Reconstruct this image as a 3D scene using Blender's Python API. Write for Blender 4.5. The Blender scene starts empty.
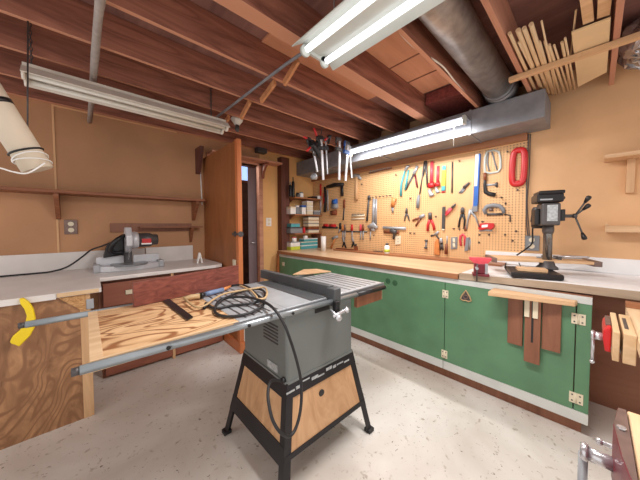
import bpy, bmesh, math, random
from math import sin, cos, pi, radians, hypot
from mathutils import Vector, Matrix

random.seed(7)
COL = bpy.context.scene.collection
V = Vector

# ------------------------------------------------------------------ camera
F_PX, YAW, PITCH, ROLL, CY, HC = 254.0, 0.7455, -0.0372, 0.0033, 234.7, 1.40
_f = V((cos(PITCH)*sin(YAW), cos(PITCH)*cos(YAW), sin(PITCH)))
_r = V((cos(YAW), -sin(YAW), 0))
_d = _f.cross(_r)
_r2 = _r*cos(ROLL) + _d*sin(ROLL)
_d2 = -_r*sin(ROLL) + _d*cos(ROLL)
EYE = V((0, 0, HC))

cam = bpy.data.cameras.new('camera')
cam.sensor_width = 36
cam.lens = F_PX/640*36
cam.shift_y = -(240-CY)/640
cam.clip_start = 0.02
co = bpy.data.objects.new('camera', cam)
COL.objects.link(co)
co.matrix_world = Matrix(((_r2.x, -_d2.x, -_f.x, 0), (_r2.y, -_d2.y, -_f.y, 0), (_r2.z, -_d2.z, -_f.z, HC), (0, 0, 0, 1)))
bpy.context.scene.camera = co

def ray(u, v):
    return _r2*((u-320)/F_PX) + _d2*((v-CY)/F_PX) + _f

def at(u, v, x=None, y=None, z=None):
    """The point of the room seen at (u, v) on the plane x=, y= or z=."""
    d = ray(u, v)
    if x is not None: t = (x-EYE.x)/d.x
    elif y is not None: t = (y-EYE.y)/d.y
    else: t = (z-EYE.z)/d.z
    return EYE + d*t

def mpp(p):            # metres per photo pixel at p
    return (V(p)-EYE).dot(_f)/F_PX

# ------------------------------------------------------------------ materials
def lin(c):
    return tuple(((x/255)/12.92 if x/255 <= .04045 else ((x/255+.055)/1.055)**2.4) for x in c) + (1,)

def new_mat(name):
    m = bpy.data.materials.new(name); m.use_nodes = True
    nt = m.node_tree
    return m, nt, nt.nodes['Principled BSDF']

def plain(name, c, rough=.5, metal=0.0, var=.12, scale=9.0, bump=0.0, coat=0.0):
    m, nt, b = new_mat(name)
    b.inputs['Roughness'].default_value = rough
    b.inputs['Metallic'].default_value = metal
    if coat: b.inputs['Coat Weight'].default_value = coat
    tc = nt.nodes.new('ShaderNodeTexCoord')
    n = nt.nodes.new('ShaderNodeTexNoise'); n.inputs['Scale'].default_value = scale; n.inputs['Detail'].default_value = 5
    nt.links.new(tc.outputs['Object'], n.inputs['Vector'])
    r = nt.nodes.new('ShaderNodeValToRGB')
    a = lin(c)
    lo = tuple(x*(1-var) for x in a[:3])+(1,); hi = tuple(min(1, x*(1+var)) for x in a[:3])+(1,)
    r.color_ramp.elements[0].position = .3; r.color_ramp.elements[0].color = lo
    r.color_ramp.elements[1].position = .7; r.color_ramp.elements[1].color = hi
    nt.links.new(n.outputs['Fac'], r.inputs['Fac'])
    nt.links.new(r.outputs['Color'], b.inputs['Base Color'])
    if bump:
        bp = nt.nodes.new('ShaderNodeBump'); bp.inputs['Strength'].default_value = bump; bp.inputs['Distance'].default_value = .01
        nt.links.new(n.outputs['Fac'], bp.inputs['Height']); nt.links.new(bp.outputs['Normal'], b.inputs['Normal'])
    return m

def wood(name, c1, c2, axis='x', scale=5.0, stretch=12.0, rough=.55, dist=1.2, contrast=(.32, .68), coat=0.0, c3=None):
    m, nt, b = new_mat(name)
    b.inputs['Roughness'].default_value = rough
    if coat: b.inputs['Coat Weight'].default_value = coat
    tc = nt.nodes.new('ShaderNodeTexCoord')
    mp = nt.nodes.new('ShaderNodeMapping')
    s = {'x': (1/stretch, 1, 1), 'y': (1, 1/stretch, 1), 'z': (1, 1, 1/stretch)}[axis]
    mp.inputs['Scale'].default_value = tuple(k*scale for k in s)
    nt.links.new(tc.outputs['Object'], mp.inputs['Vector'])
    n = nt.nodes.new('ShaderNodeTexNoise'); n.inputs['Scale'].default_value = 2.0; n.inputs['Detail'].default_value = 6
    n.inputs['Roughness'].default_value = .6; n.inputs['Distortion'].default_value = dist
    nt.links.new(mp.outputs['Vector'], n.inputs['Vector'])
    r = nt.nodes.new('ShaderNodeValToRGB')
    r.color_ramp.elements[0].position = contrast[0]; r.color_ramp.elements[0].color = lin(c1)
    r.color_ramp.elements[1].position = contrast[1]; r.color_ramp.elements[1].color = lin(c2)
    nt.links.new(n.outputs['Fac'], r.inputs['Fac'])
    src = r.outputs['Color']
    if c3:      # wide flat-sawn rings
        lo = nt.nodes.new('ShaderNodeTexNoise'); lo.inputs['Scale'].default_value = .75; lo.inputs['Detail'].default_value = 2; lo.inputs['Distortion'].default_value = .8
        nt.links.new(mp.outputs['Vector'], lo.inputs['Vector'])
        k1 = nt.nodes.new('ShaderNodeMath'); k1.operation = 'MULTIPLY'; k1.inputs[1].default_value = 120; nt.links.new(lo.outputs['Fac'], k1.inputs[0])
        w = nt.nodes.new('ShaderNodeMath'); w.operation = 'SINE'; nt.links.new(k1.outputs[0], w.inputs[0])
        mx = nt.nodes.new('ShaderNodeMix'); mx.data_type = 'RGBA'
        rr = nt.nodes.new('ShaderNodeValToRGB'); rr.color_ramp.elements[0].position = .1; rr.color_ramp.elements[1].position = .9
        nt.links.new(w.outputs[0], rr.inputs['Fac'])
        nt.links.new(rr.outputs['Color'], mx.inputs['Factor'])
        nt.links.new(src, mx.inputs['A']); mx.inputs['B'].default_value = lin(c3)
        src = mx.outputs['Result']
    nt.links.new(src, b.inputs['Base Color'])
    return m

def bounce_lit_underside(m, c):  # paints floor bounce into the colour: downward faces turn lighter
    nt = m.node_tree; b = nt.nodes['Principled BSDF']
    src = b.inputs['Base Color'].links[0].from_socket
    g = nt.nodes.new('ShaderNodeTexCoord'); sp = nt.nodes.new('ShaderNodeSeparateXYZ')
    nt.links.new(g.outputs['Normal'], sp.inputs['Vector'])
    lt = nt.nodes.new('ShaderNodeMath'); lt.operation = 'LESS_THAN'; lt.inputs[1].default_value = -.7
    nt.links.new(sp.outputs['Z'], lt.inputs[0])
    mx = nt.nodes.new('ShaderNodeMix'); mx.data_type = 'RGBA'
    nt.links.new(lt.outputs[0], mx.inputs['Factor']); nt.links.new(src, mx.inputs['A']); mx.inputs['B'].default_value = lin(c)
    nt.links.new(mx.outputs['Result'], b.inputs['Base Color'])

def emit(name, c, strength):
    m, nt, b = new_mat(name)
    b.inputs['Base Color'].default_value = (.9, .9, .9, 1)
    b.inputs['Emission Color'].default_value = lin(c)
    b.inputs['Emission Strength'].default_value = strength
    return m

def floor_material():
    m, nt, b = new_mat('painted_concrete')
    b.inputs['Roughness'].default_value = .42
    tc = nt.nodes.new('ShaderNodeTexCoord')
    def noise(sc, det, dist=0):
        n = nt.nodes.new('ShaderNodeTexNoise'); n.inputs['Scale'].default_value = sc; n.inputs['Detail'].default_value = det
        n.inputs['Distortion'].default_value = dist
        nt.links.new(tc.outputs['Object'], n.inputs['Vector']); return n
    def ramp(src, p0, c0, p1, c1):
        r = nt.nodes.new('ShaderNodeValToRGB')
        r.color_ramp.elements[0].position = p0; r.color_ramp.elements[0].color = c0
        r.color_ramp.elements[1].position = p1; r.color_ramp.elements[1].color = c1
        nt.links.new(src, r.inputs['Fac']); return r
    a = ramp(noise(1.3, 8, .6).outputs['Fac'], .35, lin((202, 193, 184)), .66, lin((236, 233, 228)))
    mx = nt.nodes.new('ShaderNodeMix'); mx.data_type = 'RGBA'
    spots = ramp(noise(22, 6, .4).outputs['Fac'], .62, (0, 0, 0, 1), .75, (1, 1, 1, 1))
    nt.links.new(spots.outputs['Color'], mx.inputs['Factor'])
    nt.links.new(a.outputs['Color'], mx.inputs['A']); mx.inputs['B'].default_value = lin((150, 134, 116))
    m2 = nt.nodes.new('ShaderNodeMix'); m2.data_type = 'RGBA'
    big = ramp(noise(.55, 3, .3).outputs['Fac'], .45, (0, 0, 0, 1), .75, (.6, .6, .6, 1))
    nt.links.new(big.outputs['Color'], m2.inputs['Factor'])
    nt.links.new(mx.outputs['Result'], m2.inputs['A']); m2.inputs['B'].default_value = lin((178, 155, 138))
    # paint worn through in dark flecks towards the green cabinet
    m3 = nt.nodes.new('ShaderNodeMix'); m3.data_type = 'RGBA'
    fl = ramp(noise(48, 8, 1.2).outputs['Fac'], .66, (0, 0, 0, 1), .72, (1, 1, 1, 1))
    nt.links.new(fl.outputs['Color'], m3.inputs['Factor'])
    nt.links.new(m2.outputs['Result'], m3.inputs['A']); m3.inputs['B'].default_value = lin((112, 98, 84))
    nt.links.new(m3.outputs['Result'], b.inputs['Base Color'])
    return m

def peg_material():
    m, nt, b = new_mat('pegboard_tan')
    b.inputs['Roughness'].default_value = .5
    tc = nt.nodes.new('ShaderNodeTexCoord')
    sp = nt.nodes.new('ShaderNodeSeparateXYZ'); nt.links.new(tc.outputs['Object'], sp.inputs['Vector'])
    def cell(sock):
        d = nt.nodes.new('ShaderNodeMath'); d.operation = 'DIVIDE'; d.inputs[1].default_value = .0275; nt.links.new(sock, d.inputs[0])
        f = nt.nodes.new('ShaderNodeMath'); f.operation = 'FRACT'; nt.links.new(d.outputs[0], f.inputs[0])
        s = nt.nodes.new('ShaderNodeMath'); s.operation = 'SUBTRACT'; s.inputs[1].default_value = .5; nt.links.new(f.outputs[0], s.inputs[0])
        p = nt.nodes.new('ShaderNodeMath'); p.operation = 'POWER'; p.inputs[1].default_value = 2; nt.links.new(s.outputs[0], p.inputs[0])
        return p.outputs[0]
    ad = nt.nodes.new('ShaderNodeMath'); nt.links.new(cell(sp.outputs['Y']), ad.inputs[0]); nt.links.new(cell(sp.outputs['Z']), ad.inputs[1])
    lt = nt.nodes.new('ShaderNodeMath'); lt.operation = 'LESS_THAN'; lt.inputs[1].default_value = .042; nt.links.new(ad.outputs[0], lt.inputs[0])
    n = nt.nodes.new('ShaderNodeTexNoise'); n.inputs['Scale'].default_value = 3; nt.links.new(tc.outputs['Object'], n.inputs['Vector'])
    r = nt.nodes.new('ShaderNodeValToRGB'); r.color_ramp.elements[0].color = lin((216, 166, 112)); r.color_ramp.elements[1].color = lin((232, 190, 142))
    nt.links.new(n.outputs['Fac'], r.inputs['Fac'])
    mx = nt.nodes.new('ShaderNodeMix'); mx.data_type = 'RGBA'
    nt.links.new(lt.outputs[0], mx.inputs['Factor']); nt.links.new(r.outputs['Color'], mx.inputs['A']); mx.inputs['B'].default_value = lin((112, 70, 40))
    nt.links.new(mx.outputs['Result'], b.inputs['Base Color'])
    return m

M = {}
M['floor'] = floor_material()
M['peg'] = peg_material()
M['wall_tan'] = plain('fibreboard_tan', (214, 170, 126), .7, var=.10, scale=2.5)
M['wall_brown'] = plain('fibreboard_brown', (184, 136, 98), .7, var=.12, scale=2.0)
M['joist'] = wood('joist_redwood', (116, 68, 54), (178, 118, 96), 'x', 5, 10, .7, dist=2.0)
bounce_lit_underside(M['joist'], (200, 142, 112))
M['joist_light'] = wood('joist_pale', (172, 118, 96), (204, 150, 122), 'x', 4, 14, .7)
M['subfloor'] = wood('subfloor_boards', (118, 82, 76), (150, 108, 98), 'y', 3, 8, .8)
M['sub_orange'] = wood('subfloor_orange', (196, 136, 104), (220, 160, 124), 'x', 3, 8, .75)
M['bridging'] = wood('bridging_pine', (176, 112, 72), (206, 146, 100), 'z', 6, 8, .6)
M['post'] = wood('post_dark', (82, 44, 34), (114, 64, 48), 'z', 4, 12, .6)
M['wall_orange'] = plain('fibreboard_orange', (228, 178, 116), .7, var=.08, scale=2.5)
M['door_ply'] = wood('door_hardboard', (140, 84, 46), (164, 102, 58), 'z', 2.2, 4, .5)
M['orange_edge'] = wood('orange_pine', (186, 104, 58), (208, 128, 78), 'z', 5, 14, .45)
M['red_wood'] = wood('red_stained', (94, 42, 34), (150, 84, 68), 'x', 9, 4, .5, dist=2.5, contrast=(.3,.75))
M['cab_red'] = wood('cabinet_red', (130, 74, 56), (154, 94, 72), 'x', 3, 5, .5)
M['ply_end'] = wood('plywood_brown', (116, 76, 48), (186, 138, 96), 'z', 3.5, 2.5, .55, dist=2.0, contrast=(.3,.7), c3=(136, 94, 62))
M['ply_top'] = wood('plywood_light', (202, 160, 116), (228, 190, 146), 'x', 5, 3.0, .45, dist=1.5, c3=(150, 100, 64))
M['ply_edge'] = wood('ply_edge', (206, 170, 130), (228, 198, 160), 'x', 8, 10, .5)
M['ply_stand'] = wood('plywood_stand', (172, 128, 88), (202, 160, 120), 'z', 4, 6, .5, dist=2)
M['maple'] = wood('bench_wood', (200, 162, 124), (224, 192, 156), 'y', 6, 18, .35)
M['maple_edge'] = wood('bench_edge', (140, 88, 56), (172, 116, 78), 'y', 6, 18, .45)
M['pine'] = wood('pine', (194, 152, 110), (222, 184, 144), 'y', 6, 12, .5)
M['pinez'] = wood('pine_upright', (192, 148, 106), (218, 178, 134), 'z', 6, 12, .5)
M['pinex'] = wood('pine_along', (204, 168, 124), (228, 198, 160), 'x', 6, 12, .5)
M['chip'] = wood('chipboard', (150, 96, 52), (214, 172, 118), 'x', 14, 1.4, .8, dist=3)
M['brown_plank'] = wood('brown_plank', (122, 76, 54), (150, 98, 72), 'z', 5, 10, .5)
M['brown_dark'] = wood('brown_dark', (120, 74, 52), (144, 96, 72), 'y', 2, 4, .6)
M['shelf_wood'] = wood('shelf_wood', (116, 66, 42), (158, 100, 66), 'x', 7, 9, .55, dist=3)
M['laminate'] = plain('white_laminate', (232, 230, 230), .28, var=.05, scale=4)
M['laminate_grey'] = plain('grey_laminate', (222, 216, 212), .35, var=.08, scale=4)
M['counter_edge'] = wood('counter_edge', (150, 128, 106), (186, 164, 140), 'y', 5, 10, .5)
M['green'] = plain('green_paint', (90, 132, 98), .45, var=.12, scale=5)
M['strip_white'] = plain('grey_white_paint', (204, 206, 202), .45, var=.08, scale=6)
M['saw_grey'] = plain('saw_grey', (112, 116, 114), .42, metal=.15, var=.06, scale=4)
M['saw_black'] = plain('black_steel', (34, 31, 34), .4, metal=.3, var=.25, scale=8)
M['cast'] = plain('cast_iron', (182, 186, 190), .32, metal=.35, var=.16, scale=6)
M['cast_dark'] = plain('cast_iron_dark', (128, 130, 134), .35, metal=.3, var=.1, scale=6)
M['rail'] = plain('galvanised_tube', (150, 156, 160), .28, metal=.6, var=.12, scale=14)
M['fence'] = plain('fence_grey', (88, 90, 92), .45, metal=.3, var=.08, scale=6)
M['galv'] = plain('galvanised_sheet', (140, 142, 148), .5, metal=.35, var=.16, scale=9)
M['galv_round'] = plain('galvanised_pipe', (152, 148, 146), .36, metal=.5, var=.28, scale=16)
M['silver'] = plain('cast_aluminium', (204, 204, 208), .35, metal=.2, var=.08)
M['chrome'] = plain('bright_steel', (206, 206, 210), .25, metal=.7, var=.05)
M['steel'] = plain('tool_steel', (166, 168, 172), .38, metal=.3, var=.12)
M['green_dark'] = plain('green_knot', (52, 92, 64), .5, var=.2)
M['column_steel'] = plain('column_steel', (120, 116, 112), .25, metal=.8, var=.1)
M['dark_steel'] = plain('dark_steel', (82, 78, 78), .42, metal=.3, var=.15)
M['black'] = plain('black_plastic', (24, 22, 24), .42, var=.2)
M['rubber'] = plain('black_rubber', (30, 28, 30), .55, var=.2)
M['red'] = plain('red_paint', (196, 34, 38), .35, var=.1)
M['pink_red'] = plain('faded_red', (214, 72, 84), .4, var=.15, scale=20)
M['maroon'] = plain('maroon_paint', (112, 26, 40), .35, var=.2)
M['rust'] = plain('brown_steel', (124, 102, 94), .45, metal=.4, var=.25, scale=14)
M['blue_grey'] = plain('blue_grey_plastic', (116, 134, 166), .45, var=.15)
M['blue'] = plain('blue_paint', (46, 98, 176), .4, var=.15)
M['teal'] = plain('teal_plastic', (78, 160, 168), .4, var=.12)
M['yellow'] = plain('yellow_plastic', (240, 208, 24), .4, var=.05)
M['lime'] = plain('lime_plastic', (196, 208, 70), .4, var=.08)
M['white'] = plain('white_plastic', (236, 234, 230), .45, var=.03)
M['cream'] = plain('cream_plastic', (224, 212, 186), .5, var=.04)
M['grey'] = plain('grey_plastic', (128, 130, 134), .5, var=.08)
M['orange_wood'] = plain('handle_wood', (206, 128, 68), .45, var=.15, scale=18)
M['brown_handle'] = plain('handle_brown', (126, 66, 38), .5, var=.2, scale=18)
M['shade_metal'] = plain('fixture_enamel', (188, 192, 186), .4, var=.05)
M['shade_dull'] = plain('fixture_dull', (226, 218, 206), .45, var=.08)
M['tube_off'] = plain('unlit_tube', (226, 222, 212), .25, var=.02)
M['lamp'] = emit('lit_tube', (250, 250, 255), 2.0)
M['lamp_bright'] = emit('lit_strip_tube', (250, 250, 255), 7.0)
M['pipe_grey'] = plain('wrapped_pipe', (168, 158, 152), .8, var=.15, scale=20, bump=.4)
M['card'] = plain('pale_card_tube', (216, 202, 182), .6, var=.05, scale=3)
M['purple'] = wood('purple_grey_door', (112, 94, 98), (140, 120, 124), 'z', 2, 8, .5)
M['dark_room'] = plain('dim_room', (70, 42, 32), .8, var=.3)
M['porcelain'] = plain('porcelain', (226, 222, 214), .3, var=.03)
M['foil'] = plain('foil', (176, 172, 172), .25, metal=.8, var=.2, scale=16)
M['brick_red'] = plain('red_insulation', (134, 66, 60), .8, var=.35, scale=30)
M['tan_cord'] = plain('tan_cord', (182, 152, 112), .55, var=.1)
M['amber'] = plain('clear_jar', (196, 196, 190), .2, var=.1)
M['paper'] = plain('paper', (220, 190, 148), .7, var=.06, scale=4)
M['glow_window'] = emit('far_window', (110, 160, 220), 1.6)
M['label_grey'] = plain('label_plate', (174, 178, 180), .35, metal=.3, var=.3, scale=60)
M['box_card'] = plain('cardboard', (176, 132, 88), .7, var=.1)

# ------------------------------------------------------------------ mesh building
class MB:
    def __init__(s): s.v = []; s.f = []; s.s = []
    def add(s, vs, fs, smooth=False):
        n = len(s.v); s.v += [V(p) for p in vs]
        for f in fs: s.f.append([i+n for i in f]); s.s.append(smooth)
        return s
    def box(s, x0, x1, y0, y1, z0, z1):
        vs = [(x, y, z) for x in (x0, x1) for y in (y0, y1) for z in (z0, z1)]
        return s.add(vs, [(0, 1, 3, 2), (4, 6, 7, 5), (0, 4, 5, 1), (2, 3, 7, 6), (0, 2, 6, 4), (1, 5, 7, 3)])
    def obox(s, c, a, b, d):
        """box with centre c and half vectors a, b, d"""
        c, a, b, d = V(c), V(a), V(b), V(d)
        vs = [c+a*i+b*j+d*k for i in (-1, 1) for j in (-1, 1) for k in (-1, 1)]
        return s.add(vs, [(0, 1, 3, 2), (4, 6, 7, 5), (0, 4, 5, 1), (2, 3, 7, 6), (0, 2, 6, 4), (1, 5, 7, 3)])
    def beam(s, p, q, w, h, up=(0, 0, 1)):
        p, q = V(p), V(q); d = (q-p); u = V(up)
        sd = d.cross(u); sd.normalize(); uu = sd.cross(d); uu.normalize()
        return s.obox((p+q)/2, d/2, sd*(w/2), uu*(h/2))
    def prism(s, pts, ext, smooth=False):
        pts = [V(p) for p in pts]; n = len(pts); e = V(ext)
        vs = pts+[p+e for p in pts]
        s.add(vs, [tuple(range(n))[::-1], tuple(range(n, 2*n))])
        k = len(s.v)-2*n
        for i in range(n):
            j = (i+1) % n
            s.f.append([k+i, k+j, k+n+j, k+n+i]); s.s.append(smooth)
        return s
    def tube(s, pts, r, n=8, closed=False, flat=None, caps=True):
        pts = [V(p) for p in pts]; N = len(pts)
        rs = r if isinstance(r, (list, tuple)) else [r]*N
        vs = []; prev = None
        for i, p in enumerate(pts):
            if closed: t = pts[(i+1) % N]-pts[i-1]
            else: t = pts[min(i+1, N-1)]-pts[max(i-1, 0)]
            if t.length < 1e-9: t = V((0, 0, 1))
            t.normalize()
            if prev is None:
                a = V((0, 0, 1)) if abs(t.z) < .9 else V((1, 0, 0))
                nx = t.cross(a)
            else:
                nx = prev - t*prev.dot(t)
            nx.normalize(); prev = nx; ny = t.cross(nx)
            for k in range(n):
                o = (nx*cos(2*pi*k/n)+ny*sin(2*pi*k/n))*rs[i]
                if flat:
                    fv = V(flat[0]); o = o - fv*o.dot(fv)*(1-flat[1])
                vs.append(p+o)
        fs = []
        R = N if closed else N-1
        for i in range(R):
            for k in range(n):
                a = i*n+k; b = i*n+(k+1) % n; c = ((i+1) % N)*n+(k+1) % n; d = ((i+1) % N)*n+k
                fs.append((a, b, c, d))
        base = len(s.v)
        s.add(vs, fs, True)
        if not closed and caps:
            s.f.append([base+k for k in range(n)][::-1]); s.s.append(False)
            s.f.append([base+(N-1)*n+k for k in range(n)]); s.s.append(False)
        return s
    def cyl(s, p, q, r, r2=None, n=16):
        return s.tube([p, q], [r, r if r2 is None else r2], n)
    def lathe(s, o, prof, axis=(0, 0, 1), n=16):
        """prof: list of (radius, distance along the axis)"""
        o = V(o); ax = V(axis).normalized()
        return s.tube([o+ax*h for _, h in prof], [max(r, 1e-4) for r, _ in prof], n) if False else s._lathe(o, prof, ax, n)
    def _lathe(s, o, prof, ax, n):
        a = V((0, 0, 1)) if abs(ax.z) < .9 else V((1, 0, 0))
        nx = ax.cross(a).normalized(); ny = ax.cross(nx)
        vs = []
        for r, h in prof:
            for k in range(n):
                vs.append(o+ax*h+(nx*cos(2*pi*k/n)+ny*sin(2*pi*k/n))*max(r, 1e-4))
        fs = []
        for i in range(len(prof)-1):
            for k in range(n):
                fs.append((i*n+k, i*n+(k+1) % n, (i+1)*n+(k+1) % n, (i+1)*n+k))
        base = len(s.v); s.add(vs, fs, True)
        L = len(prof)-1
        s.f.append([base+k for k in range(n)][::-1]); s.s.append(False)
        s.f.append([base+L*n+k for k in range(n)]); s.s.append(False)
        return s
    def ball(s, c, r, n=10):
        m = n//2
        return s._lathe(V(c), [(r*sin(pi*i/m), -r*cos(pi*i/m)) for i in range(m+1)], V((0, 0, 1)), n)
    def rot(s, o, m3):
        o = V(o); s.v = [o+m3 @ (p-o) for p in s.v]; return s

def mesh_obj(name, mb, mat, origin, parent=None, bevel=0.0):
    me = bpy.data.meshes.new(name)
    o = V(origin)
    me.from_pydata([p-o for p in mb.v], [], mb.f)
    bm = bmesh.new(); bm.from_mesh(me); bmesh.ops.recalc_face_normals(bm, faces=bm.faces); bm.to_mesh(me); bm.free()
    for p, sm in zip(me.polygons, mb.s): p.use_smooth = sm
    me.materials.append(M[mat] if isinstance(mat, str) else mat)
    ob = bpy.data.objects.new(name, me); COL.objects.link(ob)
    if parent is not None: ob.parent = parent
    if bevel:
        b = ob.modifiers.new('bevel', 'BEVEL'); b.width = bevel; b.segments = 2; b.limit_method = 'ANGLE'; b.angle_limit = radians(40)
    return ob

class Thing:
    """one thing: collects its parts, then links an Empty at its base with the parts as children"""
    def __init__(s, name, label, cat, group=None):
        s.name, s.label, s.cat, s.group, s.parts = name, label, cat, group, []
    def add(s, name, mb, mat, bevel=0.0, label=None, sub=()):
        s.parts.append((name, mb, mat, bevel, label, sub)); return s
    def done(s):
        allv = [v for p in s.parts for v in p[1].v]
        o = V(((min(v.x for v in allv)+max(v.x for v in allv))/2, (min(v.y for v in allv)+max(v.y for v in allv))/2, min(v.z for v in allv)))
        if len(s.parts) == 1 and not s.parts[0][5]:
            n, mb, mat, bv, lb, _ = s.parts[0]
            r = mesh_obj(s.name, mb, mat, o, None, bv); r.location = o
        else:
            r = bpy.data.objects.new(s.name, None); COL.objects.link(r); r.location = o; r.empty_display_size = .1
            for n, mb, mat, bv, lb, sub in s.parts:
                c = mesh_obj(n, mb, mat, o, r, bv)
                if lb: c['label'] = lb
                for q in sub:
                    d = mesh_obj(q[0], q[1], q[2], o, c, q[3] if len(q) > 3 else 0)
        r['label'] = s.label; r['category'] = s.cat
        if s.group: r['group'] = s.group
        return r

def solo(name, mb, mat, label, cat, group=None, bevel=0.0):
    return Thing(name, label, cat, group).add(name, mb, mat, bevel).done()

def struct(name, mb, mat, parent=None, bevel=0.0):
    o = mesh_obj(name, mb, mat, (0, 0, 0), parent, bevel)
    o['kind'] = 'structure'
    return o

def copy_tree(r, loc=None, label=None):
    c = r.copy(); COL.objects.link(c)
    if loc is not None: c.location = loc
    if label: c['label'] = label
    for ch in r.children:
        d = ch.copy(); COL.objects.link(d); d.parent = c
        for g in ch.children:
            e = g.copy(); COL.objects.link(e); e.parent = d
    return c

def curve(pts, k=6):
    """Catmull-Rom through pts"""
    P = [V(p) for p in pts]; out = []
    for i in range(len(P)-1):
        a = P[max(i-1, 0)]; b = P[i]; c = P[i+1]; d = P[min(i+2, len(P)-1)]
        for j in range(k):
            t = j/k
            out.append(.5*((2*b)+(c-a)*t+(2*a-5*b+4*c-d)*t*t+(3*b-a-3*c+d)*t**3))
    out.append(P[-1]); return out

# ------------------------------------------------------------------ room
XW, YW = 3.25, 3.71      # pegboard wall, shelf wall
PB = XW-.02              # face of the pegboard
ZJ, ZC = 2.55, 2.78      # joist underside, subfloor
XL, YR = -1.6, -1.6      # where the room runs out of the photograph

struct('floor', MB().box(XL, XW+.1, YR, YW+2.2, -.05, 0), 'floor')
struct('ceiling', MB().box(XL, XW+.1, YR, YW+2.2, ZC, ZC+.04), 'subfloor')
struct('wall_right', MB().box(XW, XW+.1, YR, YW+.1, 0, ZC), 'wall_tan')
DX0, DX1, DZ = 1.27, 2.10, 2.36          # doorway in the shelf wall
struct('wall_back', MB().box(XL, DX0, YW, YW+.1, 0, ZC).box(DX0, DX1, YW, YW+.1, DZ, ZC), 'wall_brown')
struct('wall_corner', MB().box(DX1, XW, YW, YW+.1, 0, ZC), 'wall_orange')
# seams and the upper panel of the shelf wall
struct('trim_1', MB().box(-.215, -.20, YW-.008, YW, .9, 2.60).box(-.215, .9, YW-.008, YW, 2.60, 2.615), 'wall_tan')
# doorway casing
struct('trim_2', MB().box(DX1-.03, DX1+.04, YW-.03, YW+.06, 0, DZ+.05).box(DX0, DX1+.06, YW-.03, YW+.12, DZ, DZ+.07), 'joist_light', bevel=.003)
# dim room seen through the doorway
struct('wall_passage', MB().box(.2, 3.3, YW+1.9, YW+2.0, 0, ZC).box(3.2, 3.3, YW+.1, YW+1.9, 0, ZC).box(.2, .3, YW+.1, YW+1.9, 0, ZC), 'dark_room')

# door leaf standing open inside the passage
d1 = bpy.data.objects.new('door_1', None); COL.objects.link(d1); d1['kind'] = 'structure'
p0 = at(248, 200, y=YW+.14); p1 = at(259, 200, y=YW+.08)
struct('door_leaf', MB().prism([(p0.x, p0.y, .01), (p1.x, p1.y, .01), (p1.x+.03, p1.y+.03, .01), (p0.x+.03, p0.y+.03, .01)], (0, 0, DZ-.03)), 'purple', d1)
h0 = at(251, 243, y=YW+.10)
struct('door_handle', MB().tube([h0, h0+V((.07, -.03, 0))], .01, 8), 'chrome', d1)
# far window in the passage, daylight behind it
w1 = bpy.data.objects.new('window_1', None); COL.objects.link(w1); w1['kind'] = 'structure'
a = at(239.5, 166, y=YW+1.88); b = at(247.5, 181, y=YW+1.88)
struct('window_pane', MB().box(a.x, b.x, YW+1.87, YW+1.885, b.z, a.z), 'glow_window', w1)
struct('window_frame', MB().box(a.x-.05, a.x, YW+1.84, YW+1.9, b.z-.05, a.z+.05).box(b.x, b.x+.05, YW+1.84, YW+1.9, b.z-.05, a.z+.05).box(a.x, b.x, YW+1.84, YW+1.9, a.z, a.z+.05).box(a.x, b.x, YW+1.84, YW+1.9, b.z-.05, b.z), 'post', w1)

# pegboard and its timber rail
pegL, pegR = YW-.01, at(526, 200, x=PB).y
zT = at(525, 141, x=PB).z
t = Thing('pegboard', 'tan perforated pegboard covering the wall over the long workbench', 'pegboard')
t.add('pegboard', MB().box(PB, XW-.001, pegR, pegL-.01, .985, zT), 'peg').done()
struct('trim_3', MB().box(PB-.035, XW, pegR, pegL, zT, zT+.09), 'maple_edge', bevel=.004)

# ------------------------------------------------------------------ joists
joists = [(-.50, 'nearest the foil bundle above the right corner shelf'), (-.075, 'at the edge of the plywood sheet overhead'),
          (.40, 'between the round duct and the dowels'), (.80, 'with a thin cable tacked along its edge beside the round duct'),
          (1.255, 'doubled, behind the end of the lit twin tube light'), (1.72, 'second behind the lit twin tube light'),
          (2.17, 'hung with the bar clamps'), (2.585, 'over the unlit tube light'), (3.05, 'last one before the shelf wall')]
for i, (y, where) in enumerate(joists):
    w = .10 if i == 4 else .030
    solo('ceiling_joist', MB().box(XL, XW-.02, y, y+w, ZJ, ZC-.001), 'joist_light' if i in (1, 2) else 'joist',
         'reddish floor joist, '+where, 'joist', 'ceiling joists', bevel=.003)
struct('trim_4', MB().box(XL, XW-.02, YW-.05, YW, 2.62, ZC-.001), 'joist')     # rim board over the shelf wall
# orange boards of the subfloor in two bays
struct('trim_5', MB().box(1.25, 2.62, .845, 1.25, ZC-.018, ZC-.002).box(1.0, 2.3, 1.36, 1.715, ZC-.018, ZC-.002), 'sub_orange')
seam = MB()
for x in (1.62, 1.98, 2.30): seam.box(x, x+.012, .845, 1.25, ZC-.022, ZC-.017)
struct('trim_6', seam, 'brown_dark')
solo('insulation_batt', MB().box(2.66, 3.2, .85, 1.24, 2.66, 2.77), 'brick_red', 'dull red insulation stuffed in the joist bay above the galvanised duct', 'insulation')
# cable along the joist
solo('tacked_cable', MB().tube(curve([at(u, v, z=2.56) + V((0, -.012, 0)) for u, v in ((390, 25), (410, 46), (428, 58), (442, 68), (455, 84), (470, 100))]), .006, 6),
     'shade_dull', 'thin grey cable tacked along the joist beside the round duct', 'cable')

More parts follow.
